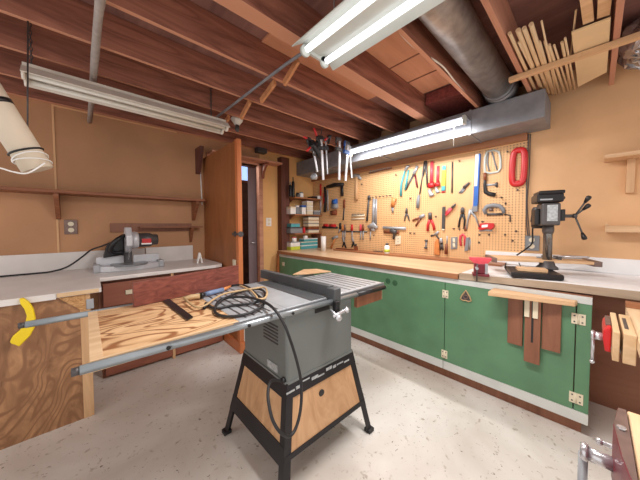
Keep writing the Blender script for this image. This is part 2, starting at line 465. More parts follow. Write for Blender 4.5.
# bridging pieces
for (a, b), where in zip(((( 298, 60), (284, 84)), ((275, 82), (261, 101)), ((250, 101), (241, 118)), ((229, 117), (221, 127))),
                         ('right under the end of the lit twin tube light', 'second from the lit twin tube light', 'third, beside the metal conduit', 'smallest, next to the bulb socket')):
    p = at(*a, x=1.12); q = at(*b, x=1.12)
    top = p+V((0, 0, .10)) if p.z < 2.62 else p
    solo('bridging_strut', MB().beam(p, q, .045, .02, up=(1, 0, 0)), 'bridging', 'short pale wooden strut between joists, '+where, 'strut', 'joist bridging struts')

# ------------------------------------------------------------------ galvanised ducts
t = Thing('rectangular_duct', 'long rectangular galvanised duct above the pegboard', 'duct')
t.add('duct_body', MB().box(2.84, XW-.01, .31, YW-.01, 2.30, 2.535), 'galv', bevel=.004)
sm = MB()
for y in (.86, 1.9, 2.9): sm.box(2.832, XW-.012, y, y+.02, 2.292, 2.54)
t.add('seam_band', sm, 'galv')
t.done()
t = Thing('round_duct', 'round galvanised duct running between joists into the rectangular duct', 'duct')
t.add('pipe', MB().cyl((-.2, .63, 2.655), (2.95, .63, 2.655), .112, n=28), 'galv_round')
t.add('collar', MB().cyl((2.76, .63, 2.655), (2.80, .63, 2.655), .122, n=28).lathe((2.82, .63, 2.655), [(.114, 0), (.135, .08)], (1, 0, 0), 28), 'galv')
t.done()
fo = MB()
for k in range(7):
    fo.ball((2.72+.06*k, -.185+random.uniform(-.015, .03), 2.665+random.uniform(-.03, .03)), .095, 14)
for v_ in fo.v: v_ += V((random.uniform(-.014, .014), random.uniform(-.014, .014), random.uniform(-.014, .014)))
fo.s = [False]*len(fo.s)
solo('foil_bundle', fo, 'foil', 'crumpled silver foil duct end tucked above the wall in the top corner', 'foil')

# ------------------------------------------------------------------ lights
def twin_fixture(name, label, c, ax, L, W, mats, lit, tubes=2):
    """strip light hung with its long axis ax, centre c"""
    t = Thing(name, label, 'light')
    ax = V(ax); sd = V((-ax.y, ax.x, 0)); c = V(c)
    def prof(pts):
        mb = MB(); a0 = c-ax*(L/2); 
        mb.prism([a0+sd*x+V((0, 0, z)) for x, z in pts], ax*L); return mb
    w = W/2
    t.add('reflector', prof([(-w, 0), (-w*.55, .055), (w*.55, .055), (w, 0), (w+.004, .004), (w*.57, .062), (-w*.57, .062), (-w-.004, .004)]), mats[0])
    t.add('channel', prof([(-w*.24, .03), (w*.24, .03), (w*.24, .10), (-w*.24, .10)]), mats[0])
    for k in range(tubes):
        o = sd*((k-.5)*w*.95 if tubes == 2 else 0)
        t.add('fluorescent_tube', MB().cyl(c+o-ax*(L/2-.03)+V((0, 0, .012)), c+o+ax*(L/2-.03)+V((0, 0, .012)), .018, n=12), mats[1])
    for sgn in (-1, 1):
        e = c+ax*sgn*(L/2-.008)
        t.add('end_plate', MB().lathe(e+sd*(w*.47)+V((0, 0, .012)), [(.034, -.008), (.034, .008)], ax, 14).lathe(e-sd*(w*.47)+V((0, 0, .012)), [(.034, -.008), (.034, .008)], ax, 14).obox(e+V((0, 0, .03)), ax*.008, sd*(w*.5), V((0, 0, .02))), mats[0])
    return t
t = twin_fixture('ceiling_light', 'lit twin tube fluorescent light hanging near the middle of the ceiling', (1.085, .60, 2.44), (0, 1, 0), 1.25, .34, ('shade_metal', 'lamp'), True)
hg = MB()
for y in (.15, 1.05): hg.tube([(1.085, y, 2.53), (1.085, y, ZC-.01)], .004, 6)
t.add('hanger', hg, 'steel'); t.done()
# unlit light over the left counter
pa = at(23, 79, z=2.36); pb = at(225, 131, z=2.36); cm = (pa+pb)/2; axl = (pb-pa); Ln = axl.length; axl.normalize()
t = twin_fixture('ceiling_light', 'unlit white twin tube fluorescent light hanging over the mitre saw counter', cm, axl, Ln, .24, ('shade_dull', 'tube_off'), False)
ch = MB()
for s_, n_ in ((-.47, 12), (.40, 12)):
    b0 = cm+axl*(Ln*s_)
    for i in range(n_):
        zz = 2.44+i*.026
        ch.tube([b0+V((.007*cos(a_)*(i % 2), .007*cos(a_)*((i+1) % 2), zz-2.36+.016*sin(a_))) for a_ in [k*pi/3 for k in range(6)]], .0032, 5, closed=True)
t.add('hanging_chain', ch, 'dark_steel'); t.done()
# single lit tube in front of the duct
t = Thing('strip_light', 'lit single fluorescent tube along the front of the rectangular duct', 'light')
ya, yb = at(462, 123, x=2.70).y, at(352, 150, x=2.70).y
zt_ = at(410, 136, x=2.70).z
t.add('fluorescent_tube', MB().cyl((2.70, ya, zt_), (2.70, yb, zt_), .024, n=12), 'lamp_bright')
t.add('channel', MB().box(2.68, 2.835, ya-.03, yb+.03, zt_+.035, zt_+.055), 'galv')
for yy in (ya-.02, yb+.02): t.add('tube_socket', MB().box(2.675, 2.725, yy-.012, yy+.012, zt_-.03, zt_+.05), 'shade_metal')
t.add('pull_cord', MB().tube([(2.72, ya+.08, zt_), (2.72, ya+.08, zt_-.21)], .003, 5), 'white')
t.done()

# conduit to the lit light, bulb socket
solo('metal_conduit', MB().tube(curve([(1.07, 1.23, 2.50), (1.066, 1.5, 2.53), (1.04, 2.6, 2.53), (1.01, 2.98, 2.53), (1.01, 3.04, 2.60)], 4), .011, 8), 'galv', 'thin metal conduit running from the lit ceiling light towards the shelf wall', 'conduit')
p = at(237, 120, y=2.72)
t = Thing('bulb_socket', 'white porcelain bulb socket with a dark bulb under a joist near the open door panel', 'socket')
t.add('backplate', MB().lathe(p+V((0, 0, .045)), [(.05, 0), (.05, .03)], n=14), 'dark_steel')
t.add('porcelain_holder', MB().lathe(p+V((0, 0, -.055)), [(.028, 0), (.04, .02), (.06, .045), (.066, .06), (.05, .085), (.048, .10)], n=18), 'porcelain')
t.add('bulb', MB().lathe(p+V((0, 0, -.13)), [(.002, 0), (.02, .008), (.026, .03), (.022, .055), (.018, .078)], n=12), 'dark_steel')
t.done()
solo('junction_box', MB().box(2.0, 2.16, YW-.14, YW-.03, 2.545, 2.62), 'dark_steel', 'dark metal box under the rim above the doorway ledge', 'box', bevel=.005)

# wrapped pipe crossing under the joists on the left
pts = [at(100, 0, z=2.50), at(98.5, 18, z=2.50), at(95, 55, z=2.50), at(92, 90, z=2.50), at(88, 119, z=2.52)]
ys = [p.y for p in pts]
solo('wrapped_pipe', MB().tube([V((.085, .9, 2.505))]+[V((.085-.004*i, p.y, 2.505)) for i, p in enumerate(pts[:-1])]+[V((.065, 3.66, 2.505))], [.021, .021, .019, .022, .020, .021], 12), 'pipe_grey',
     'grey wrapped pipe crossing under the joists above the unlit light', 'pipe')

# pale tube hanging at the top left
q = at(38, 170, y=2.0); p = at(-60, 20, y=2.0)
d = (q-p).normalized()
t = Thing('cardboard_tube', 'fat pale tube slung from above the shelf at the far left', 'tube')
t.add('tube', MB().cyl(p, q, .062, n=24), 'card')
c = q-d*.33
t.add('band', MB().cyl(c-d*.012, c+d*.012, .064, n=24), 'black')
c = q-d*.05
wr = MB()
for k in range(2):
    off = (k-.5)*.02
    a1 = d.cross(V((0, 1, 0))).normalized(); a2 = V((0, 1, 0))
    wr.tube([c+d*(off+.02*sin(a_+k))+a1*.067*cos(a_)+a2*.067*sin(a_) for a_ in [i*pi/10 for i in range(20)]], .0035, 6, closed=True)
t.add('tie_cord', wr, 'white')
t.add('dark_tie', MB().tube([c-d*.045+a1*.065*cos(a_)+a2*.065*sin(a_) for a_ in [i*pi/10 for i in range(20)]], .005, 6, closed=True), 'black')
t.add('loose_cord', MB().tube(curve([at(-20, 164, y=1.93), at(0, 168, y=1.93), at(14, 172, y=1.93), at(28, 173, y=1.93), at(45, 163, y=1.93)]), .004, 6), 'white')
t.add('sling_cord', MB().tube([q-d*.1+V((0, .06, 0)), V((q.x-.03, 2.19, 2.56))], .004, 6), 'dark_steel')
t.done()

# ------------------------------------------------------------------ shelf wall furniture
def bracket_tri(t, x, ytop, z, depth, h, w=.035, mat='shelf_wood'):
    t.add('bracket', MB().prism([(x, ytop, z), (x, ytop-depth, z), (x, ytop-depth, z-.03), (x, ytop-.03, z-h), (x, ytop, z-h)], (w, 0, 0)), mat, bevel=.002)
t = Thing('wall_shelf', 'long rough-edged brown shelf on brackets across the left wall', 'shelf')
t.add('shelf_board', MB().box(-1.1, 1.16, 3.46, YW-.001, 1.715, 1.745), 'shelf_wood', bevel=.004)
for x in (-.215, 1.06): bracket_tri(t, x, YW-.002, 1.715, .22, .245)
t.done()
p = at(110, 221, y=YW-.02); q = at(203, 228, y=YW-.02)
t = Thing('tool_rail', 'low brown rail with a narrow ledge on the wall behind the mitre saw', 'rail')
t.add('back_board', MB().box(p.x, 1.05, YW-.025, YW, 1.33, 1.43), 'brown_plank')
t.add('ledge', MB().box(at(140, 226, y=3.6).x, 1.16, 3.56, YW-.02, 1.375, 1.392), 'shelf_wood')
t.add('bracket', MB().prism([(1.02, YW-.03, 1.37), (1.02, 3.58, 1.37), (1.02, YW-.03, 1.18)], (.03, 0, 0)), 'shelf_wood')
t.done()
BX=1.12
t = Thing('wall_bracket', 'dark wooden bracket high on the wall against the open door panel', 'bracket')
t.add('wall_bracket', MB().prism([(BX, YW-.002, 2.44), (BX, 3.50, 2.44), (BX, 3.52, 2.36), (BX, YW-.06, 2.10), (BX, YW-.002, 2.10)], (.05, 0, 0)), 'post', bevel=.004).done()
solo('wall_conduit', MB().tube([at(200.5, 172, y=YW-.02), at(202, 205, y=YW-.02)], .008, 8), 'white', 'thin white conduit running down the wall beside the open door panel', 'conduit')

def outlet(name, label, c, n, up, w, h, plate, face):
    """duplex outlet centred c, facing n"""
    c, n, up = V(c), V(n), V(up); s_ = n.cross(up)
    t = Thing(name, label, 'outlet')
    t.add('cover_plate', MB().obox(c+n*.006, s_*(w/2), up*(h/2), n*.006), plate, bevel=.003)
    for k in (-1, 1):
        mb = MB().lathe(c+up*(k*h*.21)+n*.011, [(h*.155, 0), (h*.155, .005)], n, 16)
        t.add('socket_face', mb, face)
    return t.done()
outlet('wall_outlet', 'brown duplex outlet on the left wall below the long shelf', at(71, 227, y=YW), (0, -1, 0), (0, 0, 1), .10, .15, 'rust', 'cream')

# left counter, far part
zc = .945
cb = at(220, 263, z=zc)
t = Thing('counter_top', 'worn white laminate counter top running under the mitre saw', 'counter')
t.add('counter_top', MB().prism([(-1.1, 2.47, zc-.035), (.075, 2.47, zc-.035), (.08, 2.93, zc-.035), (1.10, 2.97, zc-.035), (1.18, 3.0, zc-.035), (1.205, 3.07, zc-.035), (1.205, YW-.002, zc-.035), (-1.1, YW-.002, zc-.035)], (0, 0, .035)), 'laminate_grey', bevel=.005)
t.done()
solo('backsplash', MB().box(-1.1, .52, YW-.03, YW, zc, zc+.185).box(.53, 1.06, YW-.03, YW, zc, zc+.19), 'laminate_grey', 'pale grey backsplash board on the wall behind the mitre saw', 'backsplash', bevel=.003)
t = Thing('drawer_cabinet', 'reddish brown base cabinet under the mitre saw counter', 'cabinet')
t.add('carcass', MB().box(.08, 1.19, 3.03, YW-.01, .0, zc-.036), 'brown_dark')
for x0, x1 in ((.10, .64), (.665, 1.16)):
    hx = at(132.5, 292.5, y=3.0).x if x0 < .5 else x0+.25
    t.add('drawer', MB().box(x0, x1, 2.985, 3.03, .665, .88), 'cab_red', bevel=.003,
          sub=[('label_holder', MB().box(hx-.055, hx+.055, 2.972, 2.985, .755, .795), 'cream', .002)])
    t.add('lower_panel', MB().box(x0, x1, 2.985, 3.03, .03, .645), 'cab_red', bevel=.003)
t.add('stile', MB().box(.64, .665, 2.98, 3.03, 0, .908), 'pinez')
t.done()
# near part with the plywood end
t = Thing('end_cabinet', 'tall plywood-fronted cabinet with a chipped top corner at the far left', 'cabinet')
t.add('front_panel', MB().box(-1.1, -.045, 2.49, 2.51, 0, .908), 'ply_end')
t.add('top_rail', MB().prism([(-.15, 2.478, .908), (-.012, 2.478, .908), (-.012, 2.478, .79), (-.04, 2.478, .80), (-.08, 2.478, .84)], (0, .012, 0)), 'chip')
t.add('stile', MB().box(-.045, .012, 2.485, 2.53, 0, .908), 'pinez', bevel=.003)
t.add('edge_strip', MB().box(-1.1, -.16, 2.462, 2.475, .905, .945), 'laminate_grey')
t.add('raw_edge', MB().box(-.155, .06, 2.460, 2.4685, .915, .942), 'pinex')
t.add('side_panel', MB().box(-.02, .0, 2.51, 3.02, 0, .908), 'ply_end')
t.add('hinge', MB().box(-.01, .03, 2.474, 2.486, .80, .87), 'steel')
t.done()
# yellow push shoe
pl = [at(u, v, y=2.435) for u, v in ((19, 299), (23, 298), (29, 302), (33.5, 309), (35.5, 318), (34.5, 328), (30, 336), (24, 342), (19, 347), (15, 345), (11, 344), (9.5, 342), (12, 337), (19, 331), (25, 324), (26.5, 316), (24, 309), (20, 304))]
solo('push_stick', MB().prism(pl, (0, .025, 0)), 'yellow', 'bright yellow curved push stick hanging on the plywood cabinet', 'push stick', bevel=.006)
# counter bits
p = at(200, 263, z=zc)
t = Thing('corner_clip', 'small white wedge-shaped stand on the counter end beside the door panel', 'stand')
t.add('corner_clip', MB().prism([p+V((-.035, 0, 0)), p+V((-.02, 0, 0)), p+V((0, 0, .075)), p+V((.02, 0, 0)), p+V((.035, 0, 0)), p+V((.008, 0, .125)), p+V((-.008, 0, .125))], (0, .03, 0)), 'white').done()

# mitre saw
t = Thing('mitre_saw', 'silver and black mitre saw on the white counter by the left wall', 'saw')
z0 = zc+.001; Y0 = 3.30
t.add('base', MB().prism([(.06, Y0-.02, z0), (.17, Y0-.10, z0), (.44, Y0-.10, z0), (.62, Y0-.02, z0), (.62, Y0+.16, z0), (.06, Y0+.16, z0)], (0, 0, .055)), 'silver', bevel=.008)
for sx in (.06, .60): t.add('foot', MB().box(sx-.015, sx+.035, Y0-.05, Y0+.16, z0, z0+.075), 'steel', bevel=.006)
t.add('turntable', MB().lathe((.33, Y0-.01, z0+.05), [(.16, 0), (.16, .016)], n=28), 'cast_dark')
t.add('fence', MB().box(.07, .29, Y0+.07, Y0+.10, z0+.055, z0+.14).box(.37, .61, Y0+.07, Y0+.10, z0+.055, z0+.14), 'silver', bevel=.004)
t.add('pivot_arm', MB().box(.285, .365, Y0+.10, Y0+.20, z0+.05, z0+.22).prism([(.29, Y0+.18, z0+.16), (.29, Y0+.02, z0+.30), (.29, Y0+.06, z0+.36), (.29, Y0+.20, z0+.22)], (.07, 0, 0)), 'dark_steel', bevel=.006)
gd = [( .0, Y0+.14, 1.16), (.0, Y0+.11, 1.30), (.0, Y0+.02, 1.385), (.0, Y0-.10, 1.385), (.0, Y0-.17, 1.30), (.0, Y0-.16, 1.20), (.0, Y0-.05, 1.13), (.0, Y0+.06, 1.12)]
t.add('upper_guard', MB().prism([V((.295, y, z)) for _, y, z in gd], (.05, 0, 0)), 'silver', bevel=.008)
t.add('blade', MB().lathe((.318, Y0-.02, 1.19), [(.142, 0), (.142, .003)], (1, 0, 0), 36), 'chrome')
t.add('gear_case', MB().lathe((.345, Y0-.01, 1.25), [(.085, 0), (.09, .03), (.086, .055), (.076, .065)], (1, 0, 0), 22), 'silver')
t.add('motor', MB().lathe((.40, Y0-.01, 1.25), [(.074, 0), (.075, .115), (.06, .135), (.058, .175), (.05, .185)], (1, 0, 0), 22), 'dark_steel',
      sub=[('rating_label', MB().box(.43, .51, Y0-.105, Y0-.082, 1.22, 1.265), 'red'), ('label_edge', MB().box(.425, .515, Y0-.10, Y0-.080, 1.205, 1.222), 'white')])
t.add('handle', MB().tube(curve([(.29, Y0-.03, 1.30), (.25, Y0-.09, 1.28), (.21, Y0-.10, 1.24), (.18, Y0-.07, 1.18), (.20, Y0-.03, 1.13), (.28, Y0+.0, 1.13)]), .02, 10), 'black')
t.add('dust_chute', MB().prism([(.12, Y0+.02, 1.08), (.15, Y0+.02, 1.20), (.24, Y0+.02, 1.29), (.29, Y0+.02, 1.29), (.29, Y0+.02, 1.10)], (0, .05, 0)), 'black', bevel=.01)
cd = [V((at(u, 268, y=yy).x, yy, zz_)) for u, yy, zz_ in ((-20, 3.56, .954), (10, 3.58, .954), (35, 3.58, .954), (52, 3.60, .956), (68, 3.62, .99))]
t.add('power_cord', MB().tube(curve(cd+[at(82, 257, y=3.60), at(91, 250, y=3.55), at(102, 246, y=3.45), at(110, 243, y=3.38)]), .008, 8), 'rubber')
t.done()

# open door panel
t = Thing('door_panel', 'big orange-brown plywood door panel standing open beside the doorway', 'door')
ZD = 2.32
t.add('face_panel', MB().box(1.215, 1.245, 2.66, YW-.03, .12, ZD), 'door_ply')
t.add('edge_strip', MB().box(1.205, 1.255, 2.60, 2.66, .10, ZD+.005), 'orange_edge', bevel=.003)
t.add('bottom_rail', MB().box(1.20, 1.26, 2.58, YW-.03, .004, .12), 'orange_edge')
pl = at(235, 234, x=1.20)
t.add('latch', MB().lathe(pl+V((.012, 0, 0)), [(.028, -.02), (.028, 0)], (1, 0, 0), 14).box(1.185, 1.20, 2.57, pl.y+.05, pl.z-.012, pl.z+.012).lathe((1.23, 2.598, pl.z), [(.03, 0), (.03, -.012)], (0, 1, 0), 14), 'dark_steel')
t.add('catch_plate', MB().box(1.198, 1.214, 2.68, 2.74, .94, 1.02), 'cream')
t.done()

# ledge over the doorway with its bracket
e = at(281.5, 164, y=3.52)
t = Thing('door_ledge', 'narrow wooden ledge on a curved bracket above the doorway', 'shelf')
t.add('shelf_board', MB().box(1.28, 2.40, 3.50, YW, 2.395, 2.425), 'joist_light', bevel=.003)
bx = at(264, 170, y=3.6).x
t.add('bracket', MB().prism([(bx, YW-.002, 2.395), (bx, 3.52, 2.395), (bx, 3.52, 2.36), (bx, 3.58, 2.33), (bx, 3.64, 2.25), (bx, 3.66, 2.16), (bx, YW-.002, 2.16)], (.04, 0, 0)), 'cab_red')
t.done()
outlet('light_switch', 'white switch plate on the orange wall between doorway and dark post', at(268.5, 222, y=YW), (0, -1, 0), (0, 0, 1), .10, .14, 'white', 'cream')
solo('corner_post', MB().box(2.435, 2.60, 3.585, YW-.004, 0, ZJ-.001), 'post', 'thick dark brown timber post beside the stocked corner shelves', 'post', bevel=.006)
solo('post_board', MB().prism([at(u, v, y=3.575) for u, v in ((278.3, 252), (282, 252), (281.6, 270))]+[V((2.33, 3.575, .001)), V((2.27, 3.575, .001))]+[at(277.5, 268, y=3.575)], (0, .008, 0)), 'orange_edge', 'narrow orange offcut leaning on the dark post beside the bench end', 'board')

# ------------------------------------------------------------------ long bench
XB, ZB = 2.36, .98
t = Thing('base_cabinet', 'long green base cabinet with white bottom strip under the pegboard bench', 'cabinet')
t.add('carcass', MB().box(2.40, XW-.01, .0, 3.555, .10, .925), 'brown_dark')
for y0, y1 in ((.905, 3.555), (.073, .90), (.0, .068)):
    t.add('door' if y1 < .95 and y0 > .01 else 'front_panel', MB().box(XB, 2.40, y0, y1, .165, .885), 'green', bevel=.003)
t.add('top_strip', MB().box(XB-.003, 2.40, .0, 3.555, .885, .925), 'strip_white')
for y0, y1 in ((.91, 3.5), (.0, .905)):
    t.add('bottom_strip', MB().box(XB-.006, 2.40, y0, y1, .095, .165), 'strip_white')
t.add('kick_board', MB().box(2.41, 2.44, .03, 3.55, 0, .10), 'brown_plank')
def hinge(u, v, w=.05, h=.075):
    p = at(u, v, x=XB)
    scs = [('screw', MB().lathe((XB-.005, p.y-w*.28, p.z+k*h*.28), [(.005, 0), (.005, -.003)], (1, 0, 0), 8), 'dark_steel') for k in (-1, 1)]+[('screw', MB().lathe((XB-.005, p.y+w*.28, p.z+k*h*.28), [(.005, 0), (.005, -.003)], (1, 0, 0), 8), 'dark_steel') for k in (-1, 1)]
    t.add('hinge', MB().box(XB-.006, XB, p.y-w/2, p.y-.004, p.z-h/2, p.z+h/2).box(XB-.006, XB, p.y+.004, p.y+w/2, p.z-h/2, p.z+h/2).cyl((XB-.005, p.y, p.z-h/2), (XB-.005, p.y, p.z+h/2), .006, n=8), 'cream', sub=scs)
for u, v in ((445.5, 294), (444.5, 354)): hinge(u, v, .05, .07)
for u, v in ((578.5, 319), (576, 398)): hinge(u, v, .066, .07)
for u, v in ((283.5, 264), (352, 283)): hinge(u, v, .06, .06)
hp = at(466, 296, x=XB)
tri = [V((XB-.006, hp.y+a_, hp.z+b_)) for a_, b_ in ((-.042, -.03), (-.03, .0), (-.012, .03), (0, .05), (.012, .03), (.03, .0), (.042, -.03), (.02, -.042), (0, -.036), (-.02, -.042))]
t.add('recessed_pull', MB().prism([p+V((.004, 0, 0)) for p in tri], (-.003, 0, 0)), 'dark_steel', sub=[('pull_rim', MB().tube(tri, .006, 6, closed=True), 'tan_cord'), ('pull_ring', MB().tube([V((XB-.010, hp.y+.016*cos(k_), hp.z-.006+.016*sin(k_))) for k_ in [i*pi/6 for i in range(12)]], .004, 6, closed=True), 'rust')])
for u, v in ((388, 281), (395, 283)):
    k = at(u, v, x=XB)
    t.add('knot_plug', MB().lathe((XB, k.y, k.z), [(.03, .0), (.03, -.003)], (1, 0, 0), 12), 'green_dark')
t.done()
t = Thing('workbench_top', 'long pale wooden bench top on the green cabinet', 'bench top')
t.add('top_board', MB().box(2.345, XW-.001, .79, 3.58, ZB-.022, ZB).box(2.605, XW-.001, 3.58, YW-.002, ZB-.022, ZB), 'maple', bevel=.003)
t.add('front_edge', MB().box(2.335, 2.36, .79, YW-.12, ZB-.05, ZB-.004), 'maple_edge', bevel=.003)
t.done()
solo('bench_ledge', MB().box(3.02, XW-.002, .62, 2.95, ZB+.001, ZB+.022), 'maple_edge', 'low brown strip along the back of the wooden bench top', 'strip', bevel=.003)
t = Thing('counter_top', 'white laminate counter top carrying the drill press', 'counter')
t.add('laminate_top', MB().prism([(2.36, .785, ZB+.001), (2.455, .15, ZB+.016), (2.44, -.30, ZB+.022), (2.44, -1.5, ZB+.022), (XW-.001, -1.5, ZB+.022), (XW-.001, .785, ZB+.001)], (0, 0, -.012)), 'laminate')
t.add('front_edge', MB().prism([(2.355, .785, ZB-.05), (2.45, .15, ZB-.045), (2.435, -.30, ZB-.035), (2.435, -1.5, ZB-.035), (2.47, -1.5, ZB-.035), (2.47, -.30, ZB-.035), (2.48, .15, ZB-.04), (2.39, .785, ZB-.05)], (0, 0, .053)), 'counter_edge')
t.done()
solo('backsplash', MB().box(XW-.032, XW-.001, -1.5, .81, ZB+.01, 1.115), 'laminate', 'white backsplash board along the wall behind the drill press', 'backsplash', bevel=.003)
# cabinet side and recess right of the green cabinet
struct('wall_recess', MB().box(2.9, 2.93, -1.5, -.001, 0, .93), 'brown_dark')

# folding support shelf on the green cabinet
t = Thing('folding_support', 'fold-up wooden support leaf on brown planks fixed to the green cabinet', 'shelf')
A = [at(u, v, z=.90) for u, v in ((488, 292), (575, 302.5), (577.5, 298), (499, 287))]
xa, xb_ = A[0].x, XB-.012
t.add('leaf', MB().prism([(A[0].x, A[0].y, .872), (A[1].x, A[1].y, .872), (xb_, A[1].y-.01, .872), (xb_, A[0].y+.0, .872)], (0, 0, .032)), 'pine', bevel=.003)
for (u0, v0, u1, v1) in ((507.5, 300, 523.5, 345), (541.5, 300, 562, 351)):
    a = at(u0, v1-3, x=XB-.01); b = at(u1, v0, x=XB-.01)
    t.add('back_plank', MB().box(XB-.022, XB-.001, b.y, a.y, a.z, .87), 'brown_plank', bevel=.002)
a = at(524, 360, x=XB-.03); b = at(541.5, 300, x=XB-.03)
t.add('stay', MB().box(XB-.046, XB-.023, b.y, a.y, a.z, .868), 'brown_plank', bevel=.002,
      sub=[('slot', MB().box(XB-.048, XB-.0455, (a.y+b.y)/2-.006, (a.y+b.y)/2+.006, .56, .86), 'black')])
for u in (527, 535.5):
    h = at(u, 309, x=XB-.05)
    t.add('stay_hinge', MB().box(XB-.056, XB-.047, h.y-.014, h.y+.014, .74, .865), 'cream')
t.done()

# ------------------------------------------------------------------ drill press
DO = V((2.745, .258, ZB+.017))                     # column foot
ff = V((-.953, -.303, 0)); rr = V((.303, -.953, 0)); up = V((0, 0, 1))
def L(a, b, c): return DO+ff*a+rr*b+up*c            # front, right, up
t = Thing('drill_press', 'dark grey bench drill press standing on the white counter', 'drill press')
def lb(a0, a1, b0, b1, c0, c1): return MB().obox(L((a0+a1)/2, (b0+b1)/2, (c0+c1)/2), ff*((a1-a0)/2), rr*((b1-b0)/2), up*((c1-c0)/2))
t.add('base', lb(-.06, .29, -.27, .035, 0, .042), 'saw_black', bevel=.01)
t.add('column_foot', MB().lathe(L(0, 0, .045), [(.072, 0), (.068, .015), (.05, .03), (.046, .065)], n=22), 'dark_steel')
t.add('column', MB().cyl(L(0, 0, .05), L(0, 0, .60), .030, n=22), 'column_steel')
t.add('column_sleeve', MB().lathe(L(0, 0, .33), [(.033, 0), (.038, .02), (.038, .08)], n=20), 'dark_steel')
t.add('head', lb(-.08, .09, -.062, .055, .395, .572), 'dark_steel', bevel=.014, sub=[('name_plate', lb(.09, .093, -.028, .034, .43, .555), 'label_grey')])
t.add('motor', MB().lathe(L(-.10, -.03, .37), [(.05, 0), (.06, .015), (.06, .16), (.05, .18)], n=20), 'black')
t.add('side_housing', lb(-.05, .05, -.095, -.062, .40, .53), 'black', bevel=.008)
t.add('belt_cover', lb(-.12, .10, -.092, .068, .575, .645), 'saw_black', bevel=.012,
      sub=[('cover_lid', lb(-.11, .095, -.08, .075, .640, .668), 'saw_black', .008), ('cover_trim', lb(.10, .103, -.075, .0, .592, .603), 'steel')])
t.add('speed_knob', MB().lathe(L(.04, .068, .61), [(.012, 0), (.014, .012), (.008, .018)], rr, 12), 'black')
t.add('depth_scale', lb(.0, .07, .057, .085, .43, .52), 'black', bevel=.006)
hub = L(.04, .145, .468)
t.add('feed_hub', MB().cyl(L(.04, .055, .468), hub, .013, n=12).lathe(hub, [(.018, -.010), (.018, .010)], rr, 14), 'dark_steel')
for ang, ln in ((60, .165), (44, .115), (-70, .19)):
    dirv = (rr*cos(radians(ang))*.9+ff*.1*cos(radians(ang)) + up*sin(radians(ang))).normalized()
    t.add('feed_lever', MB().cyl(hub, hub+dirv*(ln-.02), .006, n=8), 'dark_steel', sub=[('lever_grip', MB().lathe(hub+dirv*(ln-.055), [(.008, 0), (.016, .035), (.016, .048), (.010, .055)], dirv, 12), 'black')])
pc = MB().tube(curve([L(-.10, -.09, .43), at(533, 212, x=2.95), at(532.5, 232, x=3.12), at(532, 243, x=XW-.03), at(526, 249, x=3.12), at(517, 255, x=2.98)]), .007, 7)
t.add('power_cord', pc, 'rubber')
t.done()
bd = [at(u, v, z=1.112) for u, v in ((498, 258.8), (594.5, 262.3))]
ed = (bd[1]-bd[0]); eln = ed.length; ed.normalize(); bk = V((-ed.y, ed.x, 0))
if bk.x < 0: bk = -bk
t = Thing('press_table', 'pale wooden auxiliary table clamped around the drill press column', 'board')
q0 = bd[0]
pts = [q0+bk*.02, bd[1], bd[1]+ed*.02+bk*.26, q0+bk*.30]
t.add('table_board', MB().prism([V((p.x, p.y, 1.092)) for p in pts], (0, 0, .022)), 'pine', bevel=.003)
pp = [pts[1], pts[1]+ed*.03+bk*.13, pts[2]+ed*.01, pts[2]-ed*.03, pts[1]-ed*.03]
t.add('end_batten', MB().prism([V((p.x, p.y, 1.076)) for p in (pts[1]+bk*.004, pts[2], pts[2]+ed*.05, pts[1]+ed*.05+bk*.004)], (0, 0, .04)), 'rust', bevel=.003)
t.add('end_batten', MB().prism([V((p.x, p.y, 1.076)) for p in (pts[0], pts[3], pts[3]-ed*.03, pts[0]-ed*.03)], (0, 0, .04)), 'rust', bevel=.003)
t.done()
a = bd[0]+ed*.36+bk*.10
t = Thing('bar_clamp', 'small steel bar clamp lying on the drill press table', 'clamp')
zz = 1.126
P = lambda e_, b_, z_=zz: V((bd[0].x, bd[0].y, 0))+ed*e_+bk*b_+V((0, 0, z_))
t.add('bar', MB().beam(P(.30, .10), P(.60, .12), .018, .010), 'steel')
t.add('jaw', MB().beam(P(.36, .06), P(.36, .15), .02, .022).beam(P(.44, .06), P(.44, .15), .02, .026), 'dark_steel')
t.add('wire_handle', MB().tube(curve([P(.44, .10, 1.135), P(.50, .05, 1.142), P(.60, .05, 1.145), P(.615, .08, 1.14), P(.60, .11, 1.14), P(.50, .12, 1.14), P(.44, .11, 1.135)]), .008, 8), 'chrome')
t.done()
# offcut + cables under the table
t = solo('wood_offcut', MB().obox(L(.17, -.13, .0545), ff*.05, rr*.09, up*.012), 'pine', 'thin wooden offcut lying on the drill press base', 'offcut', bevel=.002)
o1 = at(531.5, 243, x=PB)
outlet('wall_outlet', 'grey duplex outlet with a plugged cord on the wall behind the drill press', (XW-.001, at(532, 243, x=XW).y, at(532, 243, x=XW).z), (-1, 0, 0), (0, 0, 1), .115, .15, 'grey', 'cream')
solo('wall_cable', MB().tube(curve([at(u, v, x=XW-.03) for u, v in ((528.5, 134), (528, 150), (526.8, 175), (526.3, 200), (526.5, 222), (528, 236))]), .005, 7).tube(curve([at(u, v, x=XW-.018) for u, v in ((530.3, 134), (530, 150), (529, 175), (527.2, 200), (527.8, 215), (529.5, 236))]), .004, 7), 'dark_steel',
     'pair of grey cables running down the edge of the pegboard to the outlet', 'cable')
solo('coiled_flex', MB().tube(curve([at(u, v, z=1.02) if v > 266 else at(u, v, x=2.62) for u, v in ((506, 263), (505, 268), (509, 270), (516, 268.5), (521, 269), (519, 263))]), .004, 6), 'rubber', 'thin black wire looping below the left end of the drill press table', 'wire')

